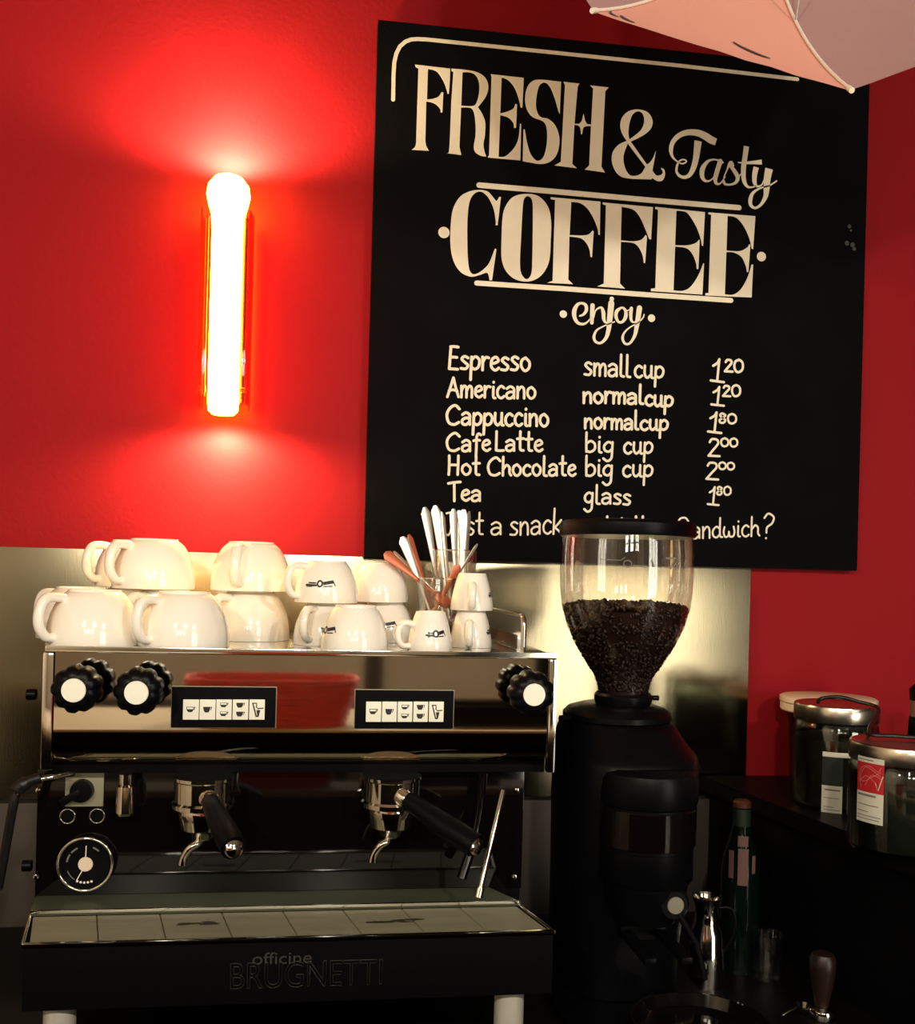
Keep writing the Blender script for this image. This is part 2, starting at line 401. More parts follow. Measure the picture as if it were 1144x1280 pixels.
def brush(name, strokes, ox, oy, sc, caps=(True, True)):
    bm = bmesh.new()
    for k, s in enumerate(strokes):
        P = [tuple(float(c) for c in t.split(',')) for t in s.split()]
        Q = catmull([Vector(p) for p in P], 7)
        pts = [bp(ox+q.x/sc, oy+q.y/sc) for q in Q]; ws = [q.z/sc*PXM for q in Q]
        ribbon_bm(bm, pts, ws, .00004*k, caps)
    return finish_flat(name, bm, M['paint'], board)
def line(name, pts, wpx):
    bm = bmesh.new(); P = [bp(*p) for p in pts]; ribbon_bm(bm, P, [wpx*PXM]*len(P), 0)
    return finish_flat(name, bm, M['paint'], board)
def dot(bm, px, py, rpx, eps=0):
    x, z = bp(px, py)
    bm.faces.new([bm.verts.new((x+rpx*PXM*math.cos(a*math.pi/10), TY-eps, z+rpx*PXM*math.sin(a*math.pi/10))) for a in range(20)])
line('painted_border', [(491.5, 124.5), (491.8, 110), (492, 95), (493, 78), (495.5, 67), (500, 58), (507, 52), (514, 49.3), (522, 48.8), (535, 49.5), (700, 66.5), (850, 82), (997, 99)], 4.8)
line('painted_rule', [(599, 231.4), (700, 240), (810, 250), (924, 259.6)], 6.8)
line('painted_rule', [(596, 353.8), (700, 360.5), (810, 368.5), (914, 375.5)], 6.3)
for (x, y, r) in ((555, 290.6, 7), (952, 320.7, 6.2), (704.3, 392.6, 4.7), (814.6, 397.7, 4.8)):
    bm = bmesh.new(); dot(bm, x, y, r); finish_flat('painted_dot', bm, M['paint'], board)
brush('painted_letter', ["478,238,56 440,222,62 400,196,62 350,172,56 300,162,50 240,165,45 180,190,40 135,240,36 120,300,34 130,350,22 160,385,13 205,410,12 238,400,12 240,385,12 215,378,12 185,392,13 168,430,18 165,475,20 190,508,24 230,518,26 270,498,34 300,440,44 320,360,50 336,230,62"], 820, 140, 6.3556, (False, False))
brush('painted_letter', ["532,402,16 500,385,14 455,378,14 410,395,24 372,450,40 368,510,36 390,545,22 430,545,12 470,505,10 500,440,10", "512,392,40 490,460,38 472,530,36 482,568,24 515,565,12 550,515,10"], 820, 140, 6.3556)
brush('painted_letter', ["540,520,10 565,460,12 585,410,22 600,402,26 612,425,24", "590,425,26 625,470,34 650,520,34 635,560,24 590,577,16 550,572,20 538,550,24", "650,520,12 690,480,9"], 820, 140, 6.3556)
brush('painted_letter', ["720,272,44 708,360,42 696,450,42 700,540,36 725,590,22 760,598,14 800,585,10", "652,400,8 700,404,18 760,402,26 842,398,40"], 820, 140, 6.3556, (False, False))
brush('painted_letter', ["798,438,46 785,500,42 785,560,34 805,590,18 840,580,12 860,540,10", "900,450,66 885,530,58 880,600,52 872,670,38 835,735,24 790,762,20 755,740,28 752,690,34 775,640,24 830,605,14 900,585,12 960,548,12"], 820, 140, 6.3556, (False, True))
J_ = (690, 360, 8.171)
brush('painted_letter', ["285,285,18 325,268,26 352,225,34 345,175,34 305,155,26 262,170,32 230,230,46 232,300,42 265,355,32 320,368,26 365,345,16 400,300,12"], *J_)
brush('painted_letter', ["416,178,46 412,240,44 408,355,38", "428,300,12 445,235,14 478,205,20 510,205,28 525,250,40 530,315,36 548,352,20 580,350,12"], *J_)
brush('painted_letter', ["607,155,62 592,310,58 578,430,46 550,515,34 495,562,26 445,545,28 430,495,30 460,430,20 540,385,14 640,345,14"], *J_)
brush('painted_letter', ["705,203,22 665,235,36 655,290,36 680,345,26 720,345,28 752,300,38 755,240,34 730,205,24 700,203,20", "755,240,14 790,222,10"], *J_)
brush('painted_letter', ["812,208,36 806,270,36 812,330,28 840,350,16 875,320,12", "895,205,56 880,310,52 865,400,46 845,490,34 795,565,24 745,565,26 722,510,28 745,450,20 800,400,14 880,355,13 930,305,14 942,270,12"], *J_)
bm = bmesh.new(); dot(bm, 690+612/8.171, 360+112/8.171, 2.9); finish_flat('painted_dot', bm, M['paint'], board)
# hand written menu: a small single-stroke alphabet (x height 1)
G = {
 'a': (.80, [[(.08, .82), (.35, 1.0), (.62, .82), (.64, .45), (.66, .02)], [(.64, .5), (.35, .55), (.08, .36), (.12, .06), (.38, .0), (.62, .22)]]),
 'b': (.72, [[(.06, 1.75), (.06, .9), (.08, .02)], [(.08, .75), (.35, .98), (.62, .72), (.62, .25), (.35, .0), (.09, .08)]]),
 'c': (.66, [[(.58, .84), (.34, 1.0), (.08, .68), (.10, .22), (.36, .0), (.60, .16)]]),
 'd': (.80, [[(.62, .75), (.35, .98), (.08, .65), (.1, .2), (.36, 0), (.60, .25)], [(.62, 1.75), (.62, .6), (.66, .1), (.82, .02)]]),
 'e': (.70, [[(.10, .50), (.38, .56), (.60, .74), (.42, 1.0), (.14, .80), (.10, .28), (.38, .0), (.64, .18)]]),
 'f': (.62, [[(.60, 1.45), (.40, 1.55), (.28, 1.2), (.28, .3), (.26, -.6)], [(.06, .92), (.28, .98), (.52, .96)]]),
 'g': (.76, [[(.60, .85), (.34, 1.0), (.08, .65), (.12, .22), (.38, .08), (.60, .35)], [(.62, .98), (.60, .1), (.56, -.55), (.30, -.82), (.04, -.58)]]),
 'h': (.74, [[(.08, 1.75), (.08, .9), (.08, .0)], [(.09, .6), (.36, .98), (.58, .75), (.60, .25), (.72, .03)]]),
 'i': (.34, [[(.14, .98), (.14, .3), (.17, .05), (.30, .0)], [(.15, 1.38), (.155, 1.42)]]),
 'k': (.72, [[(.10, 1.95), (.08, 1.0), (.06, .0)], [(.58, 1.05), (.34, .72), (.12, .48)], [(.14, .5), (.38, .28), (.62, .0)]]),
 'l': (.40, [[(.10, 1.8), (.10, .8), (.12, .1), (.34, .0)]]),
 'm': (1.02, [[(.06, .98), (.08, .5), (.08, 0)], [(.09, .6), (.28, .98), (.46, .78), (.48, .0)], [(.49, .6), (.70, .98), (.88, .78), (.90, .0)]]),
 'n': (.72, [[(.06, .98), (.08, .5), (.08, 0)], [(.09, .6), (.34, .98), (.56, .78), (.60, .0)]]),
 'o': (.78, [[(.38, 1.0), (.12, .80), (.08, .35), (.34, .0), (.62, .2), (.66, .65), (.38, 1.0)]]),
 'p': (.76, [[(.10, .95), (.08, .2), (.06, -.78)], [(.10, .72), (.38, .98), (.66, .70), (.60, .22), (.34, .02), (.11, .16)]]),
 'r': (.54, [[(.06, .98), (.08, .5), (.08, 0)], [(.09, .6), (.28, .95), (.50, .92)]]),
 's': (.64, [[(.54, .88), (.30, 1.0), (.10, .80), (.30, .55), (.54, .32), (.40, .04), (.06, .06)]]),
 't': (.58, [[(.24, 1.7), (.24, .6), (.28, .1), (.50, .02)], [(.02, 1.05), (.25, 1.08), (.50, 1.08)]]),
 'u': (.76, [[(.08, .98), (.08, .3), (.28, .0), (.54, .25)], [(.58, .98), (.58, .3), (.60, .04), (.72, .0)]]),
 'w': (1.0, [[(.12, .95), (.06, .45), (.20, .02), (.44, .12), (.48, .5)], [(.48, .5), (.56, .06), (.82, .06), (.92, .45), (.84, .95)]]),
 'A': (.98, [[(.02, 0), (.26, .85), (.46, 1.6)], [(.46, 1.6), (.66, .8), (.90, .02)], [(.14, .52), (.45, .60), (.78, .50)]]),
 'C': (1.1, [[(1.0, 1.35), (.66, 1.66), (.24, 1.35), (.06, .80), (.22, .18), (.62, .02), (.98, .22)]]),
 'E': (.76, [[(.64, 1.72), (.36, 1.76), (.10, 1.74)], [(.12, 1.74), (.08, .9), (.04, .03)], [(.04, .03), (.34, .02), (.64, .0)], [(.08, .9), (.3, .94), (.56, .92)]]),
 'H': (.92, [[(.06, 1.7), (.08, .8), (.06, 0)], [(.74, 1.7), (.74, .8), (.72, 0)], [(.08, .86), (.4, .88), (.74, .86)]]),
 'J': (.66, [[(.10, 1.72), (.34, 1.76), (.60, 1.74)], [(.40, 1.74), (.46, .6), (.30, .04), (.02, .10)]]),
 'L': (.72, [[(.10, 1.75), (.10, .8), (.10, .04)], [(.10, .04), (.36, .0), (.66, .02)]]),
 'S': (.80, [[(.76, 1.36), (.56, 1.66), (.22, 1.58), (.08, 1.2), (.30, .98), (.62, .80), (.72, .35), (.40, .0), (.04, .1)]]),
 'T': (.90, [[(.0, 1.58), (.44, 1.66), (.90, 1.70)], [(.44, 1.62), (.46, .8), (.48, .0)]]),
 '1': (.70, [[(.14, 1.2), (.34, 1.42), (.44, 1.7)], [(.44, 1.7), (.40, .9), (.36, .08)], [(.04, .1), (.36, .06), (.70, .02)]]),
 '2': (.80, [[(.12, 1.35), (.26, 1.64), (.58, 1.58), (.64, 1.2), (.34, .6), (.08, .08)], [(.06, .06), (.40, .04), (.76, .02)]]),
 '8': (.80, [[(.58, 1.5), (.34, 1.66), (.16, 1.35), (.36, .95), (.66, .55), (.52, .08), (.20, .1), (.12, .5), (.42, .9), (.66, 1.3), (.58, 1.5)]]),
 '0': (.92, [[(.46, 1.66), (.14, 1.4), (.06, .75), (.22, .12), (.52, .02), (.80, .4), (.82, 1.1), (.66, 1.5), (.42, 1.66)]]),
 '?': (.72, [[(.04, 1.55), (.30, 1.88), (.66, 1.6), (.56, 1.15), (.24, .85), (.20, .45)], [(.18, .02), (.185, .05)]]),
}
def word(text, x0, y0, x1, y1, sy, wpx=3.7, parent=board, plane=None, m=None):
    nat = sum(G[c][0]+.06 for c in text)-.06; last = G[text[-1]][0]
    sx = (x1-x0)/(nat-.10)
    bm = bmesh.new(); pen = 0; k = 0
    for c in text:
        adv, strokes = G[c]
        jit = random.uniform(-.03, .03); js = random.uniform(.96, 1.04)
        for st in strokes:
            Q = catmull([Vector((p[0], p[1], 0)) for p in st], 6)
            pts = []
            for q in Q:
                X = x0+(pen+q.x)*sx; Yb = y0+(y1-y0)*(X-x0)/max(1, (x1-x0)); h = (q.y*js+jit)*sy
                pts.append(bp(X+.026*h, Yb-h))
            ribbon_bm(bm, pts, [wpx*.88*PXM]*len(pts), .00003*k); k = (k+1) % 14
        pen += adv+.06
    return finish_flat('painted_word', bm, m or M['paint'], parent)
for a in [
 ('Espresso', 561, 461.2, 662, 463.3, 16.6, 4.0), ('Americano', 559, 496.3, 669, 498.2, 14.6), ('Cappuccino', 557.5, 530.3, 685, 533, 15.0, 4.0),
 ('Cafe', 557.5, 563.5, 612, 563.8, 13.6), ('Latte', 618.6, 563.5, 677.4, 563.8, 13.6), ('Hot', 560, 593.4, 598.8, 593.7, 13.4), ('Chocolate', 609, 594.0, 718.8, 594.6, 13.6),
 ('Tea', 560, 626.3, 600.5, 625.9, 13.6), ('Just', 556, 668.8, 603, 668, 16.0, 2.9), ('a', 613, 668.6, 626.6, 668.6, 15.2, 2.9), ('snack', 637, 669.2, 701.8, 667, 16.4, 2.9),
 ('small', 730, 468.3, 787, 470.8, 15.6), ('cup', 792.8, 471.2, 829, 472.4, 14.6), ('normal', 728.6, 503.4, 803.2, 504.6, 13.4, 4.1), ('cup', 806.3, 507, 840.5, 507.8, 12.8, 4.1),
 ('normal', 730.4, 535.3, 797.3, 536.7, 12.6, 3.9), ('cup', 800.2, 537.4, 834.4, 537.7, 12.2, 3.9), ('big', 731.6, 565, 766.3, 565.6, 13.6, 3.5), ('cup', 779.4, 566.6, 815.2, 566.8, 13.8, 3.5),
 ('big', 731.6, 595.2, 765.3, 595, 13.8, 3.5), ('cup', 778.1, 595.6, 815.2, 595.6, 13.8, 3.5), ('glass', 730, 628.8, 787.5, 631, 12.8, 3.4),
 ('1', 887.7, 477, 902.6, 477.8, 16.4, 3.6), ('20', 905.4, 464.8, 928.4, 465.2, 9.0, 3.6), ('1', 888.3, 507, 902.6, 507.6, 14.2, 3.4), ('20', 903, 495.2, 925, 495.6, 8.2, 3.3),
 ('1', 884.2, 540.5, 899.3, 541.2, 14.8, 3.5), ('80', 898, 529, 920, 529.4, 7.2, 3.2), ('2', 884.6, 570, 898.4, 570.2, 13.6, 3.4), ('00', 900.8, 558, 921.6, 558.4, 6.0, 3.1),
 ('2', 881.8, 599.2, 896.6, 599.6, 12.4, 3.3), ('00', 898.3, 586.6, 917.6, 587, 5.4, 2.9), ('1', 884, 631.2, 896.4, 631.4, 13.2, 3.1), ('80', 895.2, 618.6, 913.4, 618.6, 6.2, 2.8),
 ('S', 846.6, 668, 859, 669, 13, 2.8), ('andwich', 864, 673.3, 948.2, 669.6, 13.8, 2.8), ('?', 954.3, 673.6, 966, 673.4, 16.6, 2.9),
]: word(*a)
for (x, y) in ((759.2, 645.6), (777.5, 648), (795.2, 645.6), (803.7, 645.6)):   # tops of the letters that the hopper lid hides
    line('painted_word', [(x, y), (x-.3, 656)], 3.2)
bm = bmesh.new()
for (x, y, r) in ((1062, 283, 2.6), (1059, 304, 3.2), (1066, 306, 3.2), (1068, 311, 2.6), (1064, 288, 1.6)):
    dot(bm, x, y, r)
finish_flat('chalk_smudge', bm, M['smudge'], board)

# ------------------------------------------------------------------ wall lamp
LX, LYc = -.176, -.062
lamp = empty('wall_lamp', (LX, 0, 1.83), 'glowing vertical tube wall lamp on red wall left of menu board', 'wall lamp')
box('back_plate', LX-.030, LX+.030, -.012, -.0005, 1.86, 2.22, M['lampmetal'], lamp, .002)
lathe('glowing_tube', [(0, 1.828), (.020, 1.829), (.027, 1.836), (.0285, 1.85), (.0285, 2.17), (.030, 2.195), (.036, 2.215), (.0395, 2.232), (.037, 2.250), (.026, 2.264), (.012, 2.270), (0, 2.271)], (LX, LYc, 0), M['tube'], lamp, 40, label='overexposed glowing frosted glass tube with rounded head')
for s in (-1, 1):
    bm = bmesh.new()
    pts = []
    n = 8
    for k in range(n+1):      # curved side shade from the wall round to the flank of the tube
        a = math.radians(180-155*k/n)
        pts.append((LX+s*(.044+.004*math.sin(math.pi*k/n)), -.012-.088*k/n))
    for (z0, z1) in ((1.845, 2.195),):
        vv = []
        for (x, y) in pts: vv.append((bm.verts.new((x, y, z0)), bm.verts.new((x, y, z1)), bm.verts.new((x-s*.0025, y, z1)), bm.verts.new((x-s*.0025, y, z0))))
        for A, B in zip(vv, vv[1:]):
            for q in range(4): bm.faces.new((A[q], A[(q+1) % 4], B[(q+1) % 4], B[q]))
        bm.faces.new(vv[0]); bm.faces.new(vv[-1])
    fin('side_shade', bm, M['shade'], lamp)
    box('amber_rim', LX+s*.036-.0035, LX+s*.036+.0035, LYc-.012, LYc+.010, 1.86, 2.19, M['yellowglass'], lamp, .001)
    lathe('clip', [(0, 0), (.005, 0), (.005, .014), (0, .014)], (LX+s*.030, LYc-.02, 1.872), M['yellowglass'], lamp, 12, axis=(s, 0, 0))
def lampspot(z, rot, e):
    l = bpy.data.lights.new('lamp_light', 'SPOT'); l.energy = e; l.color = (1, .74, .36); l.spot_size = math.radians(176); l.spot_blend = .5; l.shadow_soft_size = .02
    o = bpy.data.objects.new('lamp_light', l); COL.objects.link(o); o.location = (LX, LYc, z); o.rotation_euler = rot
lampspot(2.276, (math.radians(180), 0, 0), 38)
lampspot(1.822, (0, 0, 0), 23)
# ------------------------------------------------------------------ worktop and raised shelf
CZ = .875
SZ = 1.15
pA = atz(980, 1010, SZ); pB = atz(1144, 1073, SZ)
dA = (pB-pA).normalized(); p0 = pA-dA*.02; 
t_ = (-.012-pA.y)/dA.y; p0 = pA+dA*t_; p1 = pA+dA*((-.72-pA.y)/dA.y)
shelf = bpy.data.objects.new('raised_shelf', None); COL.objects.link(shelf); shelf.location = (1.2, -.5, 0)
tag(shelf, 'dark raised shelf unit at the right carrying the tea jars', 'shelf')
def plan_prism(name, pts, z0, z1, m, parent, bev=.003):
    bm = bmesh.new()
    a = [bm.verts.new((x, y, z0)) for x, y in pts]; b = [bm.verts.new((x, y, z1)) for x, y in pts]; n = len(pts)
    bm.faces.new(a); bm.faces.new(b)
    for i in range(n): bm.faces.new((a[i], a[(i+1) % n], b[(i+1) % n], b[i]))
    if bev: bmesh.ops.bevel(bm, geom=list(bm.edges), offset=bev, segments=2, affect='EDGES')
    return fin(name, bm, m, parent)
plan_prism('shelf_top', [(p0.x, p0.y), (p1.x, p1.y), (2.0, -.72), (2.0, -.012)], SZ-.03, SZ, M['counter'], shelf)
sb = plan_prism('shelf_body', [(p0.x+.022, p0.y), (p1.x+.022, -.70), (1.98, -.70), (1.98, -.012)], .001, SZ-.0305, M['bmatte'], shelf)

SXY = lambda y, d=0: pA.x+(y-pA.y)*dA.x/dA.y+d
o = plan_prism('worktop', [(-1.3, -.68), (SXY(-.68, .018), -.68), (SXY(-.011, .018), -.011), (-1.3, -.011)], CZ-.04, CZ, M['counter'], None)
tag(o, 'dark worktop under the coffee machine and the grinder', 'worktop')
o = plan_prism('base_cabinet', [(-1.28, -.64), (SXY(-.64, .015), -.64), (SXY(-.011, .015), -.011), (-1.28, -.011)], 0, CZ-.0405, M['bmatte'], None)
tag(o, 'black base cabinet carrying the dark worktop', 'cabinet')
# ------------------------------------------------------------------ espresso machine
em = empty('espresso_machine', (0, -.3, CZ), 'black and polished steel two group espresso machine with cups on top', 'espresso machine')
FY = -.50; TZ = 1.428
bm = bmesh.new()
prof = [(FY-.002, 1.4265), (FY-.002, 1.40), (FY-.0022, 1.36), (FY-.0022, 1.32), (FY-.0015, 1.296), (FY+.002, 1.281), (FY+.012, 1.271), (FY+.03, 1.265), (FY+.03, 1.4265)]
a = [bm.verts.new((-.353, y, z)) for y, z in prof]; b = [bm.verts.new((.346, y, z)) for y, z in prof]
for i in range(len(prof)): bm.faces.new((a[i], a[(i+1) % len(prof)], b[(i+1) % len(prof)], b[i]))
bm.faces.new(a); bm.faces.new(b)
fin('front_panel', bm, M['mirror'], em, angle=60)
box('upper_housing', -.362, .352, FY+.031, -.06, 1.250, 1.4255, M['bmatte'], em, .003)
box('cup_tray', -.364, .356, FY-.002, -.06, 1.426, 1.430, M['chrome'], em, .0012)
box('tray_lip', -.366, .358, FY-.006, FY+.002, 1.4245, 1.434, M['chrome'], em, .002)
box('corner_post', -.369, -.354, FY-.005, FY+.012, 1.262, 1.4245, M['chrome'], em, .004)
box('corner_post', .347, .359, FY-.005, FY+.012, 1.256, 1.4245, M['chrome'], em, .004)
# rail round the cup tray
for xs_, nm in ((-.352, 'cup_rail'), (.318, 'cup_rail')):
    zz = 1.485
    tube(nm, catmull([(xs_, FY+.05, 1.430), (xs_, FY+.05, 1.462), (xs_, FY+.052, 1.478), (xs_, FY+.064, zz), (xs_, FY+.10, zz+.001), (xs_, -.14, zz), (xs_, -.085, zz), (xs_, -.075, 1.475), (xs_, -.075, 1.430)], 5), .0042, M['chrome'], em, 10)
box('rail_plate', .316, .319, -.40, -.12, 1.431, 1.453, M['dregs'], em, .0005, label='dark low plate under the cup rail')
lathe('vent_cap', [(0, 1.430), (.013, 1.430), (.014, 1.44), (.010, 1.452), (0, 1.455)], (.336, -.33, 0), M['porc'], em, 20)
# lower body
LYB = -.44
box('lower_body', -.386, .326, LYB+.004, -.06, .948, 1.2495, M['bmatte'], em, .004)
box('rear_panel', -.388, .327, LYB, LYB+.004, 1.066, 1.2495, M['bgloss'], em, .001)
for (x, y) in ((48, 988), (45, 1096), (646, 988), (643, 1096)):
    p = at(x, y, LYB-.001); lathe('screw', [(0, 0), (.0045, 0), (.0035, .003), (0, .004)], (p.x, LYB, p.z), M['chrome'], em, 14, axis=(0, -1, 0))
def disc(bmn, px, py, r, Y, m, parent, th=.003, name='disc', axis=(0, -1, 0), label=None):
    p = at(px, py, Y); return lathe(name, [(0, 0), (r, 0), (r, th*.7), (r*.93, th), (0, th)], (p.x, p.y, p.z), m, parent, 32, axis=axis, label=label)
def ring(name, px, py, r, rr, Y, m, parent):
    p = at(px, py, Y); pts = [(p.x+r*math.cos(a*math.pi/20), p.y, p.z+r*math.sin(a*math.pi/20)) for a in range(40)]
    return tube(name, pts, rr, m, parent, 10, closed=True)
# polygons given in photograph pixels, laid on a vertical plane of the machine
def flat(name, polys, Y, m, parent, label=None):
    bm = bmesh.new()
    for k, poly in enumerate(polys):
        v = [bm.verts.new(at(x, y, Y)) for x, y in poly]
        bm.faces.new(v)
    return finish_flat(name, bm, m, parent, label)
a = at(82, 966, LYB-.003); b = at(129, 1008, LYB-.003)
sp = box('switch_plate', a.x, b.x, LYB-.003, LYB, b.z, 1.247, M['tray'], em, .0006)
p = at(103, 988, LYB-.004)
bm = bmesh.new(); add_lathe(bm, [(0, 0), (.0165, 0), (.0155, .012), (0, .013)], (p.x, LYB-.003, p.z), 28, axis=(0, -1, 0))
mt = Matrix.Translation((p.x-.012, 0, p.z-.007)) @ Matrix.Rotation(math.radians(-32), 4, 'Y')
add_box(bm, -.018, .014, LYB-.018, LYB-.003, -.0055, .0055, .003, mt)
fin('rotary_switch', bm, M['black'], sp)
for (x, y) in ((84.5, 1020.5), (121.5, 1020)):
    ring('indicator_ring', x, y, .0102, .0012, LYB-.002, M['chrome'], em)
    disc(None, x, y, .0095, LYB-.0003, M['black'], em, .002, 'indicator_lamp')
gx, gy = 106.8, 1080.5
p = at(gx, gy, LYB-.001)
ga = lathe('pressure_gauge', [(0, 0), (.0395, 0), (.0395, .006), (.036, .010), (.0, .0101)], (p.x, LYB, p.z), M['black'], em, 48, axis=(0, -1, 0), label='round black double pressure gauge with chrome bezel')
ring('gauge_bezel', gx-.4, gy, .0378, .0024, LYB-.0105, M['chrome'], ga)
GY = LYB-.0112
gp = at(gx, gy, GY)
def gpt(r, ang): return (gp.x+r*math.cos(math.radians(ang)), gp.z+r*math.sin(math.radians(ang)))
def gstroke(name, segs, wdt, m):
    bm = bmesh.new()
    for s in segs:
        L = []
        n = len(s)
        for i, q in enumerate(s):
            d = (Vector(s[min(i+1, n-1)])-Vector(s[max(i-1, 0)])).normalized(); nn = Vector((-d.y, d.x))*wdt/2
            L.append((bm.verts.new((q[0]+nn.x, GY, q[1]+nn.y)), bm.verts.new((q[0]-nn.x, GY, q[1]-nn.y))))
        for A, B in zip(L, L[1:]): bm.faces.new((A[0], B[0], B[1], A[1]))
    return finish_flat(name, bm, m, ga)
arc = lambda r, a0, a1: [gpt(r, a0+(a1-a0)*k/10) for k in range(11)]
gstroke('gauge_scale', [arc(.026, 172, 146), arc(.026, 140, 116), arc(.026, 68, 46)], .0024, M['greytext'])
gstroke('gauge_scale', [arc(.026, 200, 236)], .0014, M['greytext'])
gstroke('gauge_needle', [[gpt(.008, 90), gpt(.027, 89)], [gpt(.008, 245), gpt(.026, 243)]], .0012, M['paint'])
bm = bmesh.new()
for k in range(5):
    q = gpt(.0262, 246+k*11)
    bm.faces.new([bm.verts.new((q[0]+.0018*math.cos(t*math.pi/5), GY-.0001, q[1]+.0018*math.sin(t*math.pi/5))) for t in range(10)])
finish_flat('gauge_scale', bm, M['paint'], ga)
lathe('gauge_hub', [(0, 0), (.0105, 0), (.010, .0015), (0, .0018)], (gp.x, GY+.0008, gp.z), M['cream'], ga, 24, axis=(0, -1, 0))
# control knobs
for i, (x, y, rr) in enumerate(((92, 863, .0325), (170.5, 866, .0325), (668, 868.5, .0325))):
    Yk = -.568 if i < 2 else -.574
    p = at(x, y, Yk); L = FY-.003-Yk
    kn = lathe('steam_knob', [(0, 0), (.014, 0), (.014, L*.45), (.0, L*.45)], (p.x, FY-.002, p.z), M['black'], em, 24, axis=(0, -1, 0))
    wob = lambda a: 1-.10*(.5-.5*math.cos(9*a))**3
    lathe('knob_grip', [(0, 0), (rr*.80, 0), (rr*.95, L*.08), (rr, L*.2), (rr, L*.5), (rr*.9, L*.62), (rr*.7, L*.68), (rr*.55, L*.7), (0, L*.7)], (p.x, FY-.003-L*.3, p.z), M['black'], kn, 72, axis=(0, -1, 0), wob=wob, angle=50)
    lathe('knob_cap', [(0, 0), (.0160, 0), (.0155, .0016), (0, .002)], (p.x, Yk+.0002, p.z), M['white'], kn, 28, axis=(0, -1, 0), label='cream round knob cap')
# button panels
def cupicon(u0, v0, wd, h, full):
    P = []
    body = [(u0, v0), (u0+wd, v0), (u0+wd*.93, v0+h*.6), (u0+wd*.75, v0+h), (u0+wd*.25, v0+h), (u0+wd*.07, v0+h*.6)]
    if full: P.append(body)
    else:
        P.append([(u0, v0+h*.45), (u0+wd, v0+h*.45), (u0+wd*.93, v0+h*.7), (u0+wd*.75, v0+h), (u0+wd*.25, v0+h), (u0+wd*.07, v0+h*.7)])
        P.append([(u0, v0), (u0+wd, v0), (u0+wd, v0+h*.1), (u0, v0+h*.1)]); P.append([(u0, v0), (u0+wd*.08, v0), (u0+wd*.08, v0+h*.5), (u0, v0+h*.5)])
        P.append([(u0+wd*.92, v0), (u0+wd, v0), (u0+wd, v0+h*.5), (u0+wd*.92, v0+h*.5)])
    P.append([(u0+wd, v0+h*.05), (u0+wd*1.22, v0+h*.0), (u0+wd*1.22, v0+h*.12), (u0+wd, v0+h*.2)])
    P.append([(u0+wd*1.15, v0+h*.05), (u0+wd*1.24, v0+h*.05), (u0+wd*1.08, v0+h*.6), (u0+wd*.98, v0+h*.6)])
    return P
ICONS = [cupicon(.22, .36, .46, .26, False), cupicon(.22, .36, .46, .28, True),
         cupicon(.25, .16, .44, .22, False)+cupicon(.25, .60, .44, .22, False), cupicon(.22, .16, .46, .24, True)+cupicon(.22, .60, .46, .24, True),
         [[(.18, .16), (.50, .16), (.50, .21), (.18, .21)], [(.18, .18), (.26, .18), (.52, .86), (.42, .86)], [(.42, .86), (.60, .86), (.62, .80), (.44, .80)], [(.40, .34), (.46, .34), (.56, .42), (.92, .40), (.92, .45), (.56, .48)], [(.46, .52), (.72, .52), (.62, .84), (.54, .84)], [(.44, .18), (.50, .18), (.50, .40), (.44, .40)]]]
for (X0, Y0, X1, Y1, bx, by0, by1, sx0, sc, sy0) in (
    (214.9, 859.2, 344.0, 909.6, [(133, 221), (228, 316), (323, 409), (417, 504), (512, 598)], 157, 273, 200, 4.576, 840),
    (444.6, 863.2, 566.4, 910.9, [(118, 196), (203, 279), (286, 361), (369, 444), (452, 527)], 326, 434, 430, 4.237, 800)):
    Yp = FY-.006
    a = at(X0, Y0, Yp); b = at(X1, Y1, Yp); a2 = at(X0, Y1, Yp)
    zt, zb = (a.z+at(X1, Y0, Yp).z)/2, (b.z+a2.z)/2
    pn = box('button_panel', a.x, b.x, Yp, FY+.001, zb, zt, M['bmatte'], em, .0012, label='black touch panel with five cream buttons')
    box('panel_rim', a.x-.0012, b.x+.0012, Yp+.0035, FY+.0015, zb-.0012, zt+.0012, M['tray'], pn, .0005)
    for i, (u0, u1) in enumerate(bx):
        qa = at(sx0+u0/sc, sy0+by0/sc, Yp-.001); qb = at(sx0+u1/sc, sy0+by1/sc, Yp-.001)
        box('button', qa.x, qb.x, Yp-.0012, Yp+.0004, qb.z, qa.z, M['white'], pn, .0006)
        bm = bmesh.new()
        for poly in ICONS[i]:
            bm.faces.new([bm.verts.new((qa.x+u*(qb.x-qa.x), Yp-.0014, qa.z+v*(qb.z-qa.z))) for u, v in poly])
        finish_flat('button_icon', bm, M['ink'], pn)
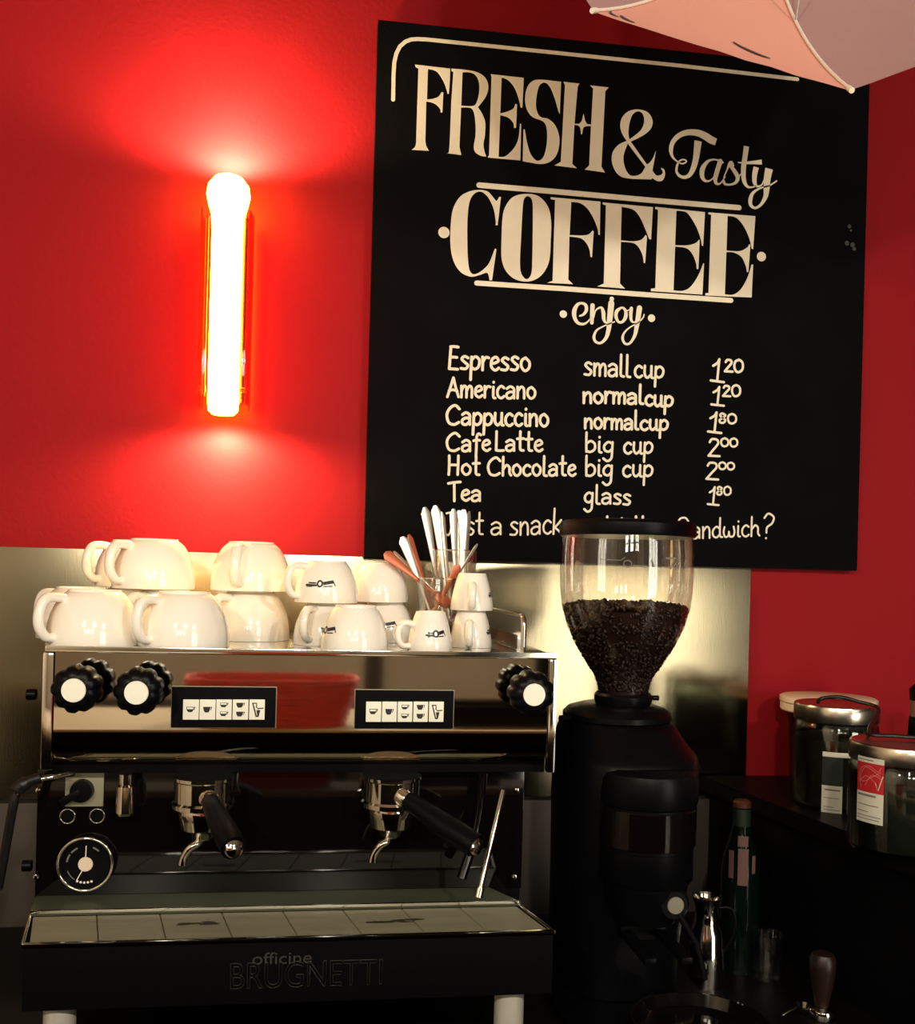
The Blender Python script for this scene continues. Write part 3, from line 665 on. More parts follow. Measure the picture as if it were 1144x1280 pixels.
# brew groups, portafilters, spouts
def group(px, hx0, hy0, hx1, hy1, Y1, sx):
    p = at(px, 975, -.488); x = p.x
    g = lathe('brew_group', [(0, 1.2505), (.043, 1.2505), (.043, 1.246), (.041, 1.244), (.041, 1.216), (.044, 1.213), (.044, 1.207), (.036, 1.204), (0, 1.204)], (x, -.488, 0), M['chrome'], em, 48)
    pf = lathe('portafilter', [(0, 1.204), (.034, 1.204), (.035, 1.198), (.033, 1.190), (.030, 1.176), (.018, 1.170), (.012, 1.160), (0, 1.160)], (x, -.488, 0), M['chrome'], em, 40)
    A = at(hx0, hy0, -.527); B = at(hx1, hy1, Y1); d = (B-A)
    lathe('handle_collar', [(0, 0), (.0135, 0), (.0145, .006), (.0125, .014), (0, .014)], tuple(A-d.normalized()*.012), M['chrome'], pf, 24, axis=tuple(d))
    pts = [A, A+d*.25, A+d*.5+Vector((0, 0, -.001)), A+d*.8, B]
    tube('handle', catmull(pts, 5), [.0115+.0055*math.sin(min(1, k/20*1.1)*math.pi*.6) for k in range(21)], M['black'], pf, 20, label='black portafilter handle')
    lathe('handle_cap', [(0, 0), (.0128, 0), (.0120, .004), (.007, .0075), (0, .008)], tuple(B), M['chrome'], pf, 24, axis=tuple(d.normalized()*.8+Vector((.2, -.3, .45))), label='chrome end cap')
    q = Vector((x, -.49, 1.162))
    tube('spout', catmull([q, q+Vector((sx*.006, -.008, -.006)), q+Vector((sx*.016, -.010, -.012)), q+Vector((sx*.024, -.008, -.026)), q+Vector((sx*.026, -.008, -.036))], 5), .0055, M['chrome'], pf, 14)
    return g
group(255, 262, 1001, 292, 1060, -.63, -1)
group(490, 508, 999, 594, 1057, -.60, -1)
p = at(158, 975, -.475)
lathe('hot_water_tap', [(0, 1.2505), (.010, 1.2505), (.010, 1.236), (.0125, 1.233), (.0135, 1.212), (.014, 1.196), (.011, 1.192), (0, 1.192)], (p.x, -.475, 0), M['chrome'], em, 24)
# steam wands
tube('steam_wand', [at(629, 988, -.50), at(614, 1052, -.53), at(600, 1114, -.555)], .0042, M['chrome'], em, 12)
tube('wand_tip', [at(600.5, 1110, -.554), at(598, 1122, -.558)], .0062, M['chrome'], em, 12)
tube('steam_wand', [at(603, 966, -.47), at(600, 1010, -.47), at(593, 1050, -.475), at(577, 1098, -.49)], .0075, M['bgloss'], em, 12, label='dark steam pipe behind the right portafilter')
hs = tube('steam_lever', catmull([at(92, 967, -.47), at(72, 970, -.49), at(48, 974, -.50), at(30, 980, -.50), at(20, 990, -.50)], 5), [.004]*10+[.0055]*8+[.007]*3, M['chrome'], em, 12)
tube('lever_sleeve', catmull([at(52, 972, -.50), at(34, 978, -.50), at(22, 988, -.50), at(16, 1010, -.50), at(8, 1055, -.49), at(-2, 1110, -.48)], 6), [.0075]*7+[.010]*6+[.0062]*18, M['cable'], em, 14, label='black rubber sleeved steam pipe')
for (x, y) in ((47, 868), (36, 1082)):
    p = at(x, y, -.46); lathe('side_bolt', [(0, 0), (.008, 0), (.008, .012), (0, .012)], (-.388, p.y, p.z), M['black'], em, 14, axis=(-1, 0, 0))
# drip tray
TYF = -.62
fl = at(28, 1178, TYF); fr = at(693, 1167, TYF); tz = (fl.z+fr.z)/2
bl = atz(38.5, 1143, tz); br = atz(649, 1131, tz)
yb = (bl.y+br.y)/2
sp_ = bmesh.new()
zt = 1.068
q0 = [(-.386, LYB-.001, zt), (.276, LYB-.001, zt), (.312, yb, tz+.004), (bl.x, yb, tz+.004)]
v = [sp_.verts.new(q) for q in q0]; sp_.faces.new(v)
v2 = [sp_.verts.new((q[0], q[1]+.0, q[2]-.006)) for q in q0]; sp_.faces.new(v2)
for i in range(4): sp_.faces.new((v[i], v[(i+1) % 4], v2[(i+1) % 4], v2[i]))
fin('splash_apron', sp_, M['green'], em, label='greenish dull steel slope behind the drip tray')
box('slope_edge', bl.x, br.x, yb-.002, yb+.002, tz+.0015, tz+.006, M['chrome'], em, .0008)
plan_prism('tray_body', [(fl.x+.002, TYF+.002), (fr.x-.002, TYF+.002), (br.x, yb), (br.x, LYB), (bl.x, LYB), (bl.x, yb)], tz-.03, tz-.006, M['bmatte'], em, 0)
n = 8
for k in range(n):
    def lerp(A, B, t): return A+(B-A)*t
    t0, t1 = k/n+.0009, (k+1)/n-.0009
    xa0, xa1 = lerp(fl.x+.006, fr.x-.006, t0), lerp(fl.x+.006, fr.x-.006, t1)
    xb0, xb1 = lerp(bl.x+.004, br.x-.004, t0), lerp(bl.x+.004, br.x-.004, t1)
    plan_prism('grid_panel', [(xa0, TYF+.009), (xa1, TYF+.009), (xb1, yb-.004), (xb0, yb-.004)], tz-.0055, tz-.0015, M['tray'], em, .0006)
for (x, y, sx_, sy_) in ((242, 1154, .030, .010), (490, 1151, .038, .011)):
    c = atz(x, y, tz-.001); bm = bmesh.new()
    for j in range(9):
        cx2 = c.x+random.uniform(-1, 1)*sx_; cy2 = c.y+random.uniform(-.5, .5)*sy_; rx = random.uniform(.25, .5)*sx_; ry = random.uniform(.2, .45)*sy_
        bm.faces.new([bm.verts.new((cx2+rx*random.uniform(.7, 1.1)*math.cos(t*math.pi/8), cy2+ry*random.uniform(.6, 1.2)*math.sin(t*math.pi/8), tz-.0012+.00002*j)) for t in range(16)])
    fin('coffee_stain', bm, M['stain'], em, smooth=False)
box('tray_edge', fl.x, fr.x, TYF-.003, TYF+.006, tz-.004, tz+.001, M['chrome'], em, .0012)
for (A, B) in (((fl.x, TYF), (bl.x, yb)), ((fr.x, TYF), (br.x, yb))):
    tube('tray_side_edge', [(A[0], A[1], tz-.001), (B[0], B[1], tz-.001)], .0025, M['chrome'], em, 8)
zb_ = at(350, 1254, TYF).z
box('front_apron', fl.x+.001, fr.x-.001, TYF, TYF+.03, zb_, tz-.0045, M['bmatte'], em, .002)
box('apron_side', fl.x+.03, fr.x-.05, TYF+.03, -.10, zb_+.008, tz-.031, M['bmatte'], em, .002)
def textmesh(name, s, x0, x1, ytop, ybot, Y, m, parent, outline=False):
    cu = bpy.data.curves.new(name, 'FONT'); cu.body = s; cu.size = 1
    if outline: cu.fill_mode = 'NONE'; cu.bevel_depth = .022; cu.bevel_resolution = 1
    else: cu.extrude = .01
    t = bpy.data.objects.new('tmp', cu); COL.objects.link(t); bpy.context.view_layer.update()
    me = bpy.data.meshes.new_from_object(t.evaluated_get(bpy.context.evaluated_depsgraph_get())); bpy.data.objects.remove(t)
    xs = [v.co.x for v in me.vertices]; ys = [v.co.y for v in me.vertices]
    A = at(x0, ybot, Y); B = at(x1, ybot, Y); T = at(x0, ytop, Y)
    for v in me.vertices:
        u = (v.co.x-min(xs))/(max(xs)-min(xs)); h = (v.co.y-min(ys))/(max(ys)-min(ys))
        v.co = Vector((A.x+(B.x-A.x)*u, Y-v.co.z*.02, A.z+(T.z-A.z)*h))
    me.materials.clear(); me.materials.append(m)
    return link(bpy.data.objects.new(name, me), parent)
textmesh('raised_lettering', 'officine', 315.5, 389.5, 1191, 1206, TYF-.0012, M['badge2'], em)
textmesh('raised_lettering', 'BRUGNETTI', 287, 478, 1203.5, 1238, TYF-.0012, M['badge'], em, True)
for (x, y) in ((75, 1262), (636.5, 1247)):
    p = at(x, y, -.585)
    ft = lathe('foot', [(0, CZ), (.024, CZ), (.024, CZ+.006), (.0205, CZ+.009), (.0205, zb_+.03), (0, zb_+.03)], (p.x, -.585, 0), M['foot'], em, 32)
for x in (-.30, .26):
    lathe('foot', [(0, CZ), (.024, CZ), (.024, CZ+.006), (.0205, CZ+.009), (.0205, zb_+.03), (0, zb_+.03)], (x, -.16, 0), M['chrome'], em, 24)

# ------------------------------------------------------------------ cups, all upside down
def make_cup(kind, R, H, handle_r, label, hang=0.0, logo=False):
    root = bpy.data.objects.new('upturned_cup', None); COL.objects.link(root); tag(root, label, 'cup')
    if kind == 'bowl': sh = [(1, 0), (1.005, .05), (1.0, .20), (.975, .38), (.92, .56), (.83, .73), (.72, .87), (.62, .945), (.575, .965), (.565, 1.0), (.50, 1.0), (.48, .97), (0, .965)]
    elif kind == 'mid': sh = [(1, 0), (1.005, .05), (.995, .22), (.96, .42), (.88, .62), (.77, .80), (.66, .92), (.61, .955), (.60, 1.0), (.53, 1.0), (.50, .97), (0, .965)]
    else: sh = [(1, 0), (1.005, .04), (1.0, .16), (.95, .34), (.86, .58), (.76, .80), (.69, .93), (.66, .965), (.65, 1.0), (.57, 1.0), (.54, .97), (0, .965)]
    prof = [(0, H*.92), (R*.45, H*.90), (R*.80, H*.62), (R*.94, H*.2), (R*.955, .0)]+[(R*r, H*h) for r, h in sh]
    lathe('cup_body', prof, (0, 0, 0), M['porc'], root, 48, cap=False)
    # ear: loop in the xz plane on the +x side
    rr = handle_r
    if kind == 'small':
        pts = [(R*.96-.002+0*rr, .12*H), (R+rr*.9, .12*H), (R+rr*1.5, .32*H), (R+rr*1.35, .58*H), (R+rr*.6, .70*H), (R*.80, .66*H)]
    else:
        pts = [(R*.98-.004, .16*H), (R+rr*.45, .17*H), (R+rr*.95, .36*H), (R+rr*.95, .62*H), (R+rr*.50, .84*H), (R*.84-.002, .86*H), (R*.72, .80*H)]
    P = catmull([Vector((x, 0, z)) for x, z in pts], 6)
    tube('cup_handle', P, .0070 if kind == 'bowl' else .0054 if kind == 'mid' else .0048, M['porc'], root, 12, flat=1.25, flatdir=(0, 1, 0))
    if logo:
        bm = bmesh.new()
        def shr(z):
            zz = z/H
            for (r0, h0), (r1, h1) in zip(sh, sh[1:]):
                if h0 <= zz <= h1 and h1 > h0: return R*(r0+(r1-r0)*(zz-h0)/(h1-h0))
            return R
        zc = H*.45; la = math.radians(logo)
        s_ = .0011/ .05*R*1.0
        def strk(pts, wd):
            L = []
            for i, q in enumerate(pts):
                d = (Vector(pts[min(i+1, len(pts)-1)])-Vector(pts[max(i-1, 0)])).normalized(); nn = Vector((-d.y, d.x))*wd/2
                pr2 = []
                for sg in (1, -1):
                    u = q[0]+nn.x*sg; v_ = q[1]+nn.y*sg; z = zc+v_; r = shr(z)+.0004; an = la+u/R
                    pr2.append(bm.verts.new((r*math.cos(an), r*math.sin(an), z)))
                L.append(pr2)
            for A, B in zip(L, L[1:]): bm.faces.new((A[0], B[0], B[1], A[1]))
        W_ = R*.50
        seg_ = lambda a, b, n=8: [(a[0]+(b[0]-a[0])*i/n, a[1]+(b[1]-a[1])*i/n) for i in range(n+1)]
        strk(seg_((-W_, -.0022), (-W_*.2, -.0026)), .0032); strk(seg_((-W_*.8, .0012), (-W_*.25, .001)), .0022)
        strk([(.004*math.cos(t*math.pi/8), .0045*math.sin(t*math.pi/8)) for t in range(17)], .0028)
        strk(seg_((-W_*.95, -.0048), (-W_*.5, -.0046)), .001)
        strk(seg_((W_*.22, .0005), (W_*.9, .0035)), .0050); strk(seg_((W_*.25, -.004), (W_*.8, -.0035)), .0016)
        strk(seg_((W_*.85, .005), (W_*1.0, -.003)), .0016)
        for f in bm.faces: f.normal_update()
        fin('cup_logo', bm, M['ink'], root, smooth=True, label='small dark printed cup logo')
    return root
def copy_tree(o):
    c = o.copy(); COL.objects.link(c)
    for ch in o.children:
        d = ch.copy(); COL.objects.link(d); d.parent = c
    return c
GB, GM, GS = 'large upturned cups on the machine', 'medium upturned cups on the machine', 'espresso cups on the machine'
protoB = make_cup('bowl', .0652, .0800, .021, '')
protoM = make_cup('mid', .0500, .0660, .018, '', logo=50)
protoN = make_cup('mid', .0500, .0660, .018, '', logo=112)
protoS = make_cup('small', .0340, .0590, .012, '', logo=84)
used = set()
T0 = 1.4304
def place(proto, pxc, Y, z, az, label, group, zoff=0):
    o = proto if id(proto) not in used else copy_tree(proto)
    used.add(id(proto))
    p = at(pxc, 780, Y); o.location = (p.x, Y, z); o.rotation_euler = (0, 0, math.radians(az))
    o['label'] = label; o['category'] = 'cup'; o['group'] = group
    return o
HB, HM, HS = .0800, .0660, .0590
zB, zM, zS = T0+HB+.0003, T0+HM+.0003, T0+HS+.0003
place(protoB, 117.5, -.430, T0, 224, 'large white upturned cup at the front left corner of the machine, above left knob', GB)
place(protoB, 230.5, -.430, T0, 228, 'large white upturned cup, second in the front row, above left button panel', GB)
place(protoB, 100, -.285, T0, 150, 'large white upturned cup half hidden behind the front left corner cup', GB)
place(protoB, 207, -.285, T0, 236, 'large white upturned cup behind and between the two front left cups, handle peeping out', GB)
place(protoB, 312, -.265, T0, 232, 'large white upturned cup right of the two front large cups, carrying one cup', GB)
place(protoB, 165, -.138, T0, 90, 'large white upturned cup hidden at the back of the left stack', GB)
place(protoB, 191, -.275, zB, 228, 'large white upturned cup on top of left stack, handle in front', GB)
place(protoB, 166, -.137, zB, 216, 'large white upturned cup on top of left stack, behind the other upper cup', GB)
place(protoB, 312, -.262, zB, 257, 'large white upturned cup alone on top, handle facing forward left', GB)
place(protoM, 407, -.350, T0, 240, 'medium white upturned cup with forward handle, under the cup with a bold dark logo', GM)
place(protoM, 407, -.350, zM, 207, 'medium white upturned cup with bold dark logo, on top of another', GM)
place(protoN, 444, -.452, T0, 92, 'medium white upturned cup standing foremost at the tray edge above right button panel', GM)
place(protoM, 481, -.255, T0, 212, 'medium white upturned cup behind the foremost cup, under a plain one', GM)
place(protoN, 472, -.255, zM, 50, 'medium plain white upturned cup on top, left of the spoon glasses', GM)
place(protoS, 538, -.440, T0, 196, 'small espresso cup upturned alone with round handle on its left', GS)
place(protoS, 589, -.360, T0, 258, 'small espresso cup upturned, lower one of the pair beside the rail', GS)
place(protoS, 589, -.360, zS, 262, 'small espresso cup upturned, upper one of the pair beside the rail', GS)
# ------------------------------------------------------------------ cutlery glasses
def tumbler(px, Y, z0, R0, R1, H, label, liquid=None):
    p = at(px, 760, Y); c = (p.x, Y, z0)
    root = empty('cutlery_glass', c, label, 'glass')
    lathe('glass_wall', [(0, 0), (R0, 0), (R1, H), (R1-.0018, H), (R0-.002, .006), (0, .006)], c, M['glass'], root, 40, cap=False)
    lathe('glass_rim', [(R1-.0022, H-.001), (R1+.0004, H-.001), (R1+.0004, H+.0006), (R1-.0022, H+.0006), (R1-.0022, H-.001)], c, M['chrome'], root, 40, cap=False, label='bright glass rim')
    if liquid: lathe('dark_contents', [(0, .0065), (R0-.003, .0065), (R0-.001, liquid), (R0*.5, liquid+.012), (0, liquid+.006)], c, M['dregs'], root, 28)
    return Vector(c)
gB = tumbler(566, -.185, T0, .034, .0415, .158, 'tall clear glass behind, holding upright steel spoons')
gF = tumbler(547, -.290, T0, .030, .0385, .108, 'shorter clear glass in front, holding leaning cutlery', .022)
def spoon(top, bot, m, label, group, wmax=.0085, flip=0):
    "cutlery standing handle end up: flat tapering handle, bowl at the bottom"
    T = Vector(top); B = Vector(bot); d = (T-B); L = d.length; d.normalize()
    root = bpy.data.objects.new('spoon', None); COL.objects.link(root); root.location = B; tag(root, label, 'spoon', group)
    N = 18; pts = []; r = []
    for k in range(N+1):
        t = k/N; pts.append(B+d*(L*t)+Vector((0, -.002*math.sin(t*math.pi), 0)))
        wd = .0024+(wmax*1.12-.0024)*max(0, (t-.25)/.75)**1.1
        if t > .93: wd *= math.sqrt(max(.05, 1-((t-.93)/.075)**2))
        r.append(wd)
    cd_ = Vector((math.cos(flip), math.sin(flip), 0))
    bm = bmesh.new()
    rings = []
    for i, p_ in enumerate(pts):
        u = (cd_-d*cd_.dot(d)).normalized(); v_ = d.cross(u)
        rings.append([bm.verts.new(p_+u*(r[i]*math.cos(a*math.pi/6))+v_*(.0011*math.sin(a*math.pi/6))) for a in range(12)])
    for A, C_ in zip(rings, rings[1:]):
        for k in range(12): bm.faces.new((A[k], A[(k+1) % 12], C_[(k+1) % 12], C_[k]))
    bm.faces.new(rings[0]); bm.faces.new(rings[-1])
    fin('spoon_handle', bm, m, root, angle=60)
    bm = bmesh.new()
    u = (cd_-d*cd_.dot(d)).normalized(); v_ = d.cross(u)
    rings = []
    for i in range(9):
        a = math.pi*i/8; rr = .0105*math.sin(a)**.8+.0004; c = B-d*(.017*(1-math.cos(a))-.001)
        rings.append([bm.verts.new(c+u*(rr*math.cos(b_*math.pi/8))+v_*(.004*math.sin(a)*math.sin(b_*math.pi/8))) for b_ in range(16)])
    for A, C_ in zip(rings, rings[1:]):
        for k in range(16): bm.faces.new((A[k], A[(k+1) % 16], C_[(k+1) % 16], C_[k]))
    bm.faces.new(rings[0]); bm.faces.new(rings[-1])
    fin('spoon_bowl', bm, m, root, angle=60)
SG = 'steel cutlery in the back glass'
mS = M['spoon']
for i, (tx, ty, fx, dx, dy, lb, wm) in enumerate((
    (531, 634, .3, -.018, -.008, 'flat steel spoon handle, leftmost in the tall back glass', .0085),
    (544, 632, .1, -.006, .010, 'steel spoon handle second from left in the tall glass, rounded end highest', .0088),
    (552, 640, .2, .000, .016, 'narrow steel spoon handle third from left in the tall glass', .0060),
    (567, 636, .3, .006, -.004, 'pale steel spoon handle in the middle of the tall glass, slightly left leaning foot', .0078),
    (574, 638, -.1, .010, .010, 'steel spoon handle right of the middle of the tall glass', .0070),
    (580, 637, .1, .015, -.008, 'broad bright steel spoon handle, second from right in the tall glass', .0088),
    (587, 639, .9, .020, .008, 'dark reflecting steel spoon handle, rightmost upright in the tall glass', .0060))):
    top = at(tx, ty, gB.y+dy*1.2)
    spoon(top, gB+Vector((dx, dy, .042)), mS, lb, SG, wm, fx)
FG = 'leaning cutlery in the front glass'
spoon(at(481, 691, gF.y-.012), gF+Vector((-.005, -.008, .082)), M['copper'], 'orange brown wide handle leaning far left out of the front glass', FG, .0090, .2)
spoon(at(492, 689, gF.y+.012), gF+Vector((-.003, .008, .086)), mS, 'thin steel handle just behind the leaning orange brown one', FG, .0055, .8)
spoon(at(503, 671, gF.y-.004), gF+Vector((-.010, -.004, .045)), mS, 'broad steel handle leaning left, in front of the forked one', FG, .0088, .2)
spoon(at(511, 668, gF.y+.016), gF+Vector((-.004, .012, .05)), M['copper'], 'slim brownish handle leaning left behind the broad steel one', FG, .0060, .5)
spoon(at(597, 680, gF.y+.004), gF+Vector((.000, .004, .060)), mS, 'thin steel handle leaning right out of the front glass', FG, .0045, .9)
spoon(at(574, 706, gF.y-.010), gF+Vector((-.010, -.006, .046)), M['copper'], 'short orange brown handle leaning right in the front glass', FG, .0070, .2)

# ------------------------------------------------------------------ coffee grinder
gx_, gy_ = .494, -.40
gr = empty('coffee_grinder', (gx_, gy_, CZ), 'tall black coffee grinder with clear bean hopper right of the machine', 'coffee grinder')
HP = [(.1030, 1.620), (.1055, 1.590), (.1060, 1.560), (.1050, 1.530), (.1015, 1.500), (.0930, 1.470), (.0790, 1.440), (.0620, 1.412), (.0480, 1.392), (.0420, 1.375), (.0400, 1.362)]
hp = lathe('bean_hopper', HP, (gx_, gy_, 0), M['hopper'], gr, 64, cap=False, label='clear conical plastic bean hopper')
lathe('hopper_lid', [(0, 1.613), (.1065, 1.613), (.1085, 1.618), (.1085, 1.632), (.104, 1.637), (.06, 1.640), (0, 1.641)], (gx_, gy_, 0), M['black'], gr, 64, label='flat black hopper lid')
# heap of beans: solid core plus single beans on its surface and against the wall
def hr(z):
    for (r0, z0), (r1, z1) in zip(HP, HP[1:]):
        if z1 <= z <= z0: return r1+(r0-r1)*(z-z1)/(z0-z1)
    return HP[-1][0]
BZ = 1.497
core = [(0, 1.363)]+[(hr(z)-.0045, z) for z in [1.363+.0066*k for k in range(21)]]+[(.06, BZ+.004), (.03, BZ+.008), (0, BZ+.009)]
bm = bmesh.new(); add_lathe(bm, core, (gx_, gy_, 0), 40)
def add_bean(bm, c, q, s):
    n1, n2 = 5, 6; rings = []
    for i in range(n1+1):
        a = math.pi*i/n1
        if i in (0, n1): rings.append([bm.verts.new(c+q@Vector((s*.0062*math.cos(a), 0, 0)))]); continue
        rings.append([bm.verts.new(c+q@Vector((s*.0062*math.cos(a), s*.0042*math.sin(a)*math.cos(b_*2*math.pi/n2), s*.0034*math.sin(a)*math.sin(b_*2*math.pi/n2)))) for b_ in range(n2)])
    for A, B in zip(rings, rings[1:]):
        for k in range(n2):
            k2 = (k+1) % n2
            if len(A) == 1: bm.faces.new((A[0], B[k], B[k2]))
            elif len(B) == 1: bm.faces.new((A[k], B[0], A[k2]))
            else: bm.faces.new((A[k], A[k2], B[k2], B[k]))
from mathutils import Euler
for k in range(2600):
    if k < 900:
        r = (hr(BZ)-.006)*math.sqrt(random.random()); a = random.uniform(0, 6.283); z = BZ+.006*(1-(r/.1)**2)+random.uniform(-.001, .004)+.003*math.sin(3*a+1)
    else:
        z = random.uniform(1.37, BZ+.004); r = hr(z)-.0052; a = random.uniform(0, 6.283)
    add_bean(bm, Vector((gx_+r*math.cos(a), gy_+r*math.sin(a), z)), Euler((random.uniform(0, 6), random.uniform(0, 6), random.uniform(0, 6))).to_matrix(), random.uniform(.75, 1.0))
bo = fin('coffee_beans', bm, M['bean'], None, angle=70); tag(bo, 'heap of dark roasted coffee beans inside the clear hopper', 'coffee beans', kind='stuff')
# faint lettering worn on the hopper wall
bm = bmesh.new()
def hstroke(pts, wd, dr=.0006):
    L = []
    for i, q in enumerate(pts):
        d = (Vector(pts[min(i+1, len(pts)-1)])-Vector(pts[max(i-1, 0)])).normalized(); nn = Vector((-d.y, d.x))*wd/2
        pr2 = []
        for sg in (1, -1):
            u = q[0]+nn.x*sg; z = 1.573+q[1]+nn.y*sg; an = math.radians(-97)+u/.106; r = hr(z)+dr
            pr2.append(bm.verts.new((gx_+r*math.cos(an), gy_+r*math.sin(an), z)))
        L.append(pr2)
    for A, B in zip(L, L[1:]): bm.faces.new((A[0], B[0], B[1], A[1]))
sg_ = lambda a, b, n=8: [(a[0]+(b[0]-a[0])*i/n, a[1]+(b[1]-a[1])*i/n) for i in range(n+1)]
hstroke([(.006*math.cos(t*math.pi/8)-.018, .005*math.sin(t*math.pi/8)-.004) for t in range(17)], .0016)
hstroke(sg_((-.06, .002), (-.028, .001), 14), .0014); hstroke([(-.028, .001), (-.024, .004), (-.022, .006)], .0016)
hstroke(sg_((-.010, -.006), (.012, -.007)), .0014); hstroke(sg_((.018, .002), (.022, -.008)), .003)
hstroke([(.090*1, .001), (.086, .004), (.083, .0), (.082, -.010)], .002)
hstroke(sg_((.042, .006), (.062, .006)), .0032); hstroke(sg_((.058, .004), (.050, -.010)), .0030); hstroke([(.060, -.001), (.066, -.006), (.060, -.010), (.057, -.006), (.062, -.001)], .0022)
fin('hopper_lettering', bm, M['greytext'], hp)
# collar, head, motor housing, doser
lathe('hopper_collar', [(0, 1.346), (.044, 1.346), (.046, 1.352), (.046, 1.360), (.043, 1.3640), (.0415, 1.3640), (.0415, 1.362), (0, 1.362)], (gx_, gy_, 0), M['black'], gr, 40)
lathe('collar_screw', [(0, 0), (.004, 0), (.004, .010), (0, .010)], (gx_+.045, gy_-.012, 1.357), M['black'], gr, 12, axis=(1, 0, 0))
lathe('head_plate', [(0, 1.320), (.080, 1.320), (.086, 1.324), (.086, 1.332), (.078, 1.340), (.060, 1.3455), (0, 1.3458)], (gx_-.010, gy_, 0), M['black'], gr, 56)
tube('adjust_lever', [(gx_-.085, gy_-.02, 1.326), (gx_-.110, gy_-.03, 1.326)], .005, M['black'], gr, 12)
bm = bmesh.new()
add_loft(bm, [(gx_, -.37, .905, .096, .115), (gx_, -.37, .95, .098, .115), (gx_, -.385, 1.05, .100, .120), (gx_, -.40, 1.20, .104, .135), (gx_+.002, -.405, 1.262, .105, .142), (gx_+.001, -.40, 1.276, .1035, .138), (gx_-.004, -.395, 1.292, .096, .122), (gx_-.008, -.395, 1.312, .088, .102), (gx_-.010, -.40, 1.3215, .082, .088)], 56, 2.7)
fin('motor_housing', bm, M['black'], gr, angle=50)
dx_, dy_ = .500, -.510
lathe('doser', [(0, 1.10), (.066, 1.10), (.070, 1.106), (.070, 1.150), (.071, 1.151), (.071, 1.214), (.074, 1.216), (.0755, 1.222), (.0755, 1.252), (.073, 1.262), (.060, 1.267), (0, 1.270)], (dx_, dy_, 0), M['black'], gr, 56)
lathe('doser_window', [(.0725, 1.156), (.0735, 1.157), (.0735, 1.210), (.0725, 1.211)], (dx_, dy_, 0), M['bgloss'], gr, 56, cap=False)
lathe('doser_neck', [(0, 1.04), (.045, 1.04), (.060, 1.07), (.064, 1.0995), (0, 1.0995)], (dx_, dy_, 0), M['black'], gr, 40)
bm = bmesh.new(); add_box(bm, dx_-.035, dx_-.018, dy_-.11, dy_+.02, 1.012, 1.022, .003); add_box(bm, dx_+.018, dx_+.035, dy_-.11, dy_+.02, 1.012, 1.022, .003); add_box(bm, dx_-.035, dx_+.035, dy_+.0, dy_+.05, 1.006, 1.028, .003)
fin('portafilter_fork', bm, M['black'], gr)
lp = at(845, 1133, -.575)
lathe('lever_hub', [(0, 0), (.024, 0), (.024, .03), (.020, .036), (0, .036)], (lp.x, -.535, lp.z), M['black'], gr, 28, axis=(0, -1, 0))
lathe('hub_badge', [(0, 0), (.0125, 0), (.012, .0015), (0, .0018)], (lp.x+.001, -.5712, lp.z), M['badge3'], gr, 24, axis=(0, -1, 0), label='small round metal badge')
tube('dosing_lever', [(lp.x, -.56, lp.z), (lp.x+.028, -.585, lp.z-.05), (lp.x+.040, -.59, lp.z-.10)], .0050, M['bmatte'], gr, 12)
bm = bmesh.new(); add_loft(bm, [(gx_+.01, -.42, CZ+.0003, .118, .19), (gx_+.01, -.42, CZ+.012, .122, .195), (gx_+.01, -.42, CZ+.028, .112, .180)], 56, 3.0)
fin('base_plate', bm, M['black'], gr)
lathe('grounds_tray', [(0, CZ+.0285), (.085, CZ+.0285), (.095, CZ+.042), (.097, CZ+.050), (.093, CZ+.050), (.086, CZ+.034), (0, CZ+.034)], (.555, -.60, 0), M['bgloss'], gr, 48, cap=False, label='round black grounds tray')

# ------------------------------------------------------------------ small things right of the grinder
p = at(883, 1120, -.36)
pf = empty('steel_milk_jug', (p.x+.002, -.36, CZ), 'small shiny steel jug just right of the grinder, mostly in the dark', 'jug')
z1 = p.z
lathe('jug_body', [(0, CZ+.0002), (.030, CZ+.0002), (.031, CZ+.03), (.027, z1-.06), (.020, z1-.045), (.019, z1-.018), (.0245, z1-.004), (.026, z1), (.0245, z1), (.018, z1-.018), (.018, z1-.05), (0, z1-.055)], (p.x+.002, -.36, 0), M['chrome'], pf, 32, cap=False)
tube('jug_handle', catmull([(p.x+.020, -.36, z1-.02), (p.x+.044, -.366, z1-.022), (p.x+.048, -.368, z1-.06), (p.x+.029, -.36, z1-.10)], 5), .003, M['black'], pf, 8)
p = at(928, 1000, -.30)
bt = empty('syrup_bottle', (p.x, -.30, CZ), 'dark bottle with pinkish label standing near the wall', 'bottle')
z1 = p.z
lathe('bottle_body', [(0, CZ+.0002), (.034, CZ+.0002), (.033, CZ+.006), (.033, z1-.13), (.030, z1-.10), (.018, z1-.06), (.0145, z1-.04), (.0145, z1-.012), (0, z1-.012)], (p.x, -.30, 0), M['bottle'], bt, 36)
lathe('bottle_cap', [(0, z1-.0115), (.0155, z1-.0115), (.0155, z1-.004), (.012, z1), (0, z1)], (p.x, -.30, 0), M['cap'], bt, 24, label='orange brown bottle cap')
lathe('neck_foil', [(.0149, z1-.05), (.0152, z1-.05), (.0152, z1-.014), (.0149, z1-.014)], (p.x, -.30, 0), M['grnlab'], bt, 24, cap=False)
bm = bmesh.new()
def patch(a0, a1, z0, z1_, r, c, n=6):
    L = [(bm.verts.new((c[0]+r*math.cos(a0+(a1-a0)*k/n), c[1]+r*math.sin(a0+(a1-a0)*k/n), z0)), bm.verts.new((c[0]+r*math.cos(a0+(a1-a0)*k/n), c[1]+r*math.sin(a0+(a1-a0)*k/n), z1_))) for k in range(n+1)]
    for A, B in zip(L, L[1:]): bm.faces.new((A[0], B[0], B[1], A[1]))
za = at(926, 1062, -.335).z; zc_ = at(926, 1108, -.335).z
rad = math.radians
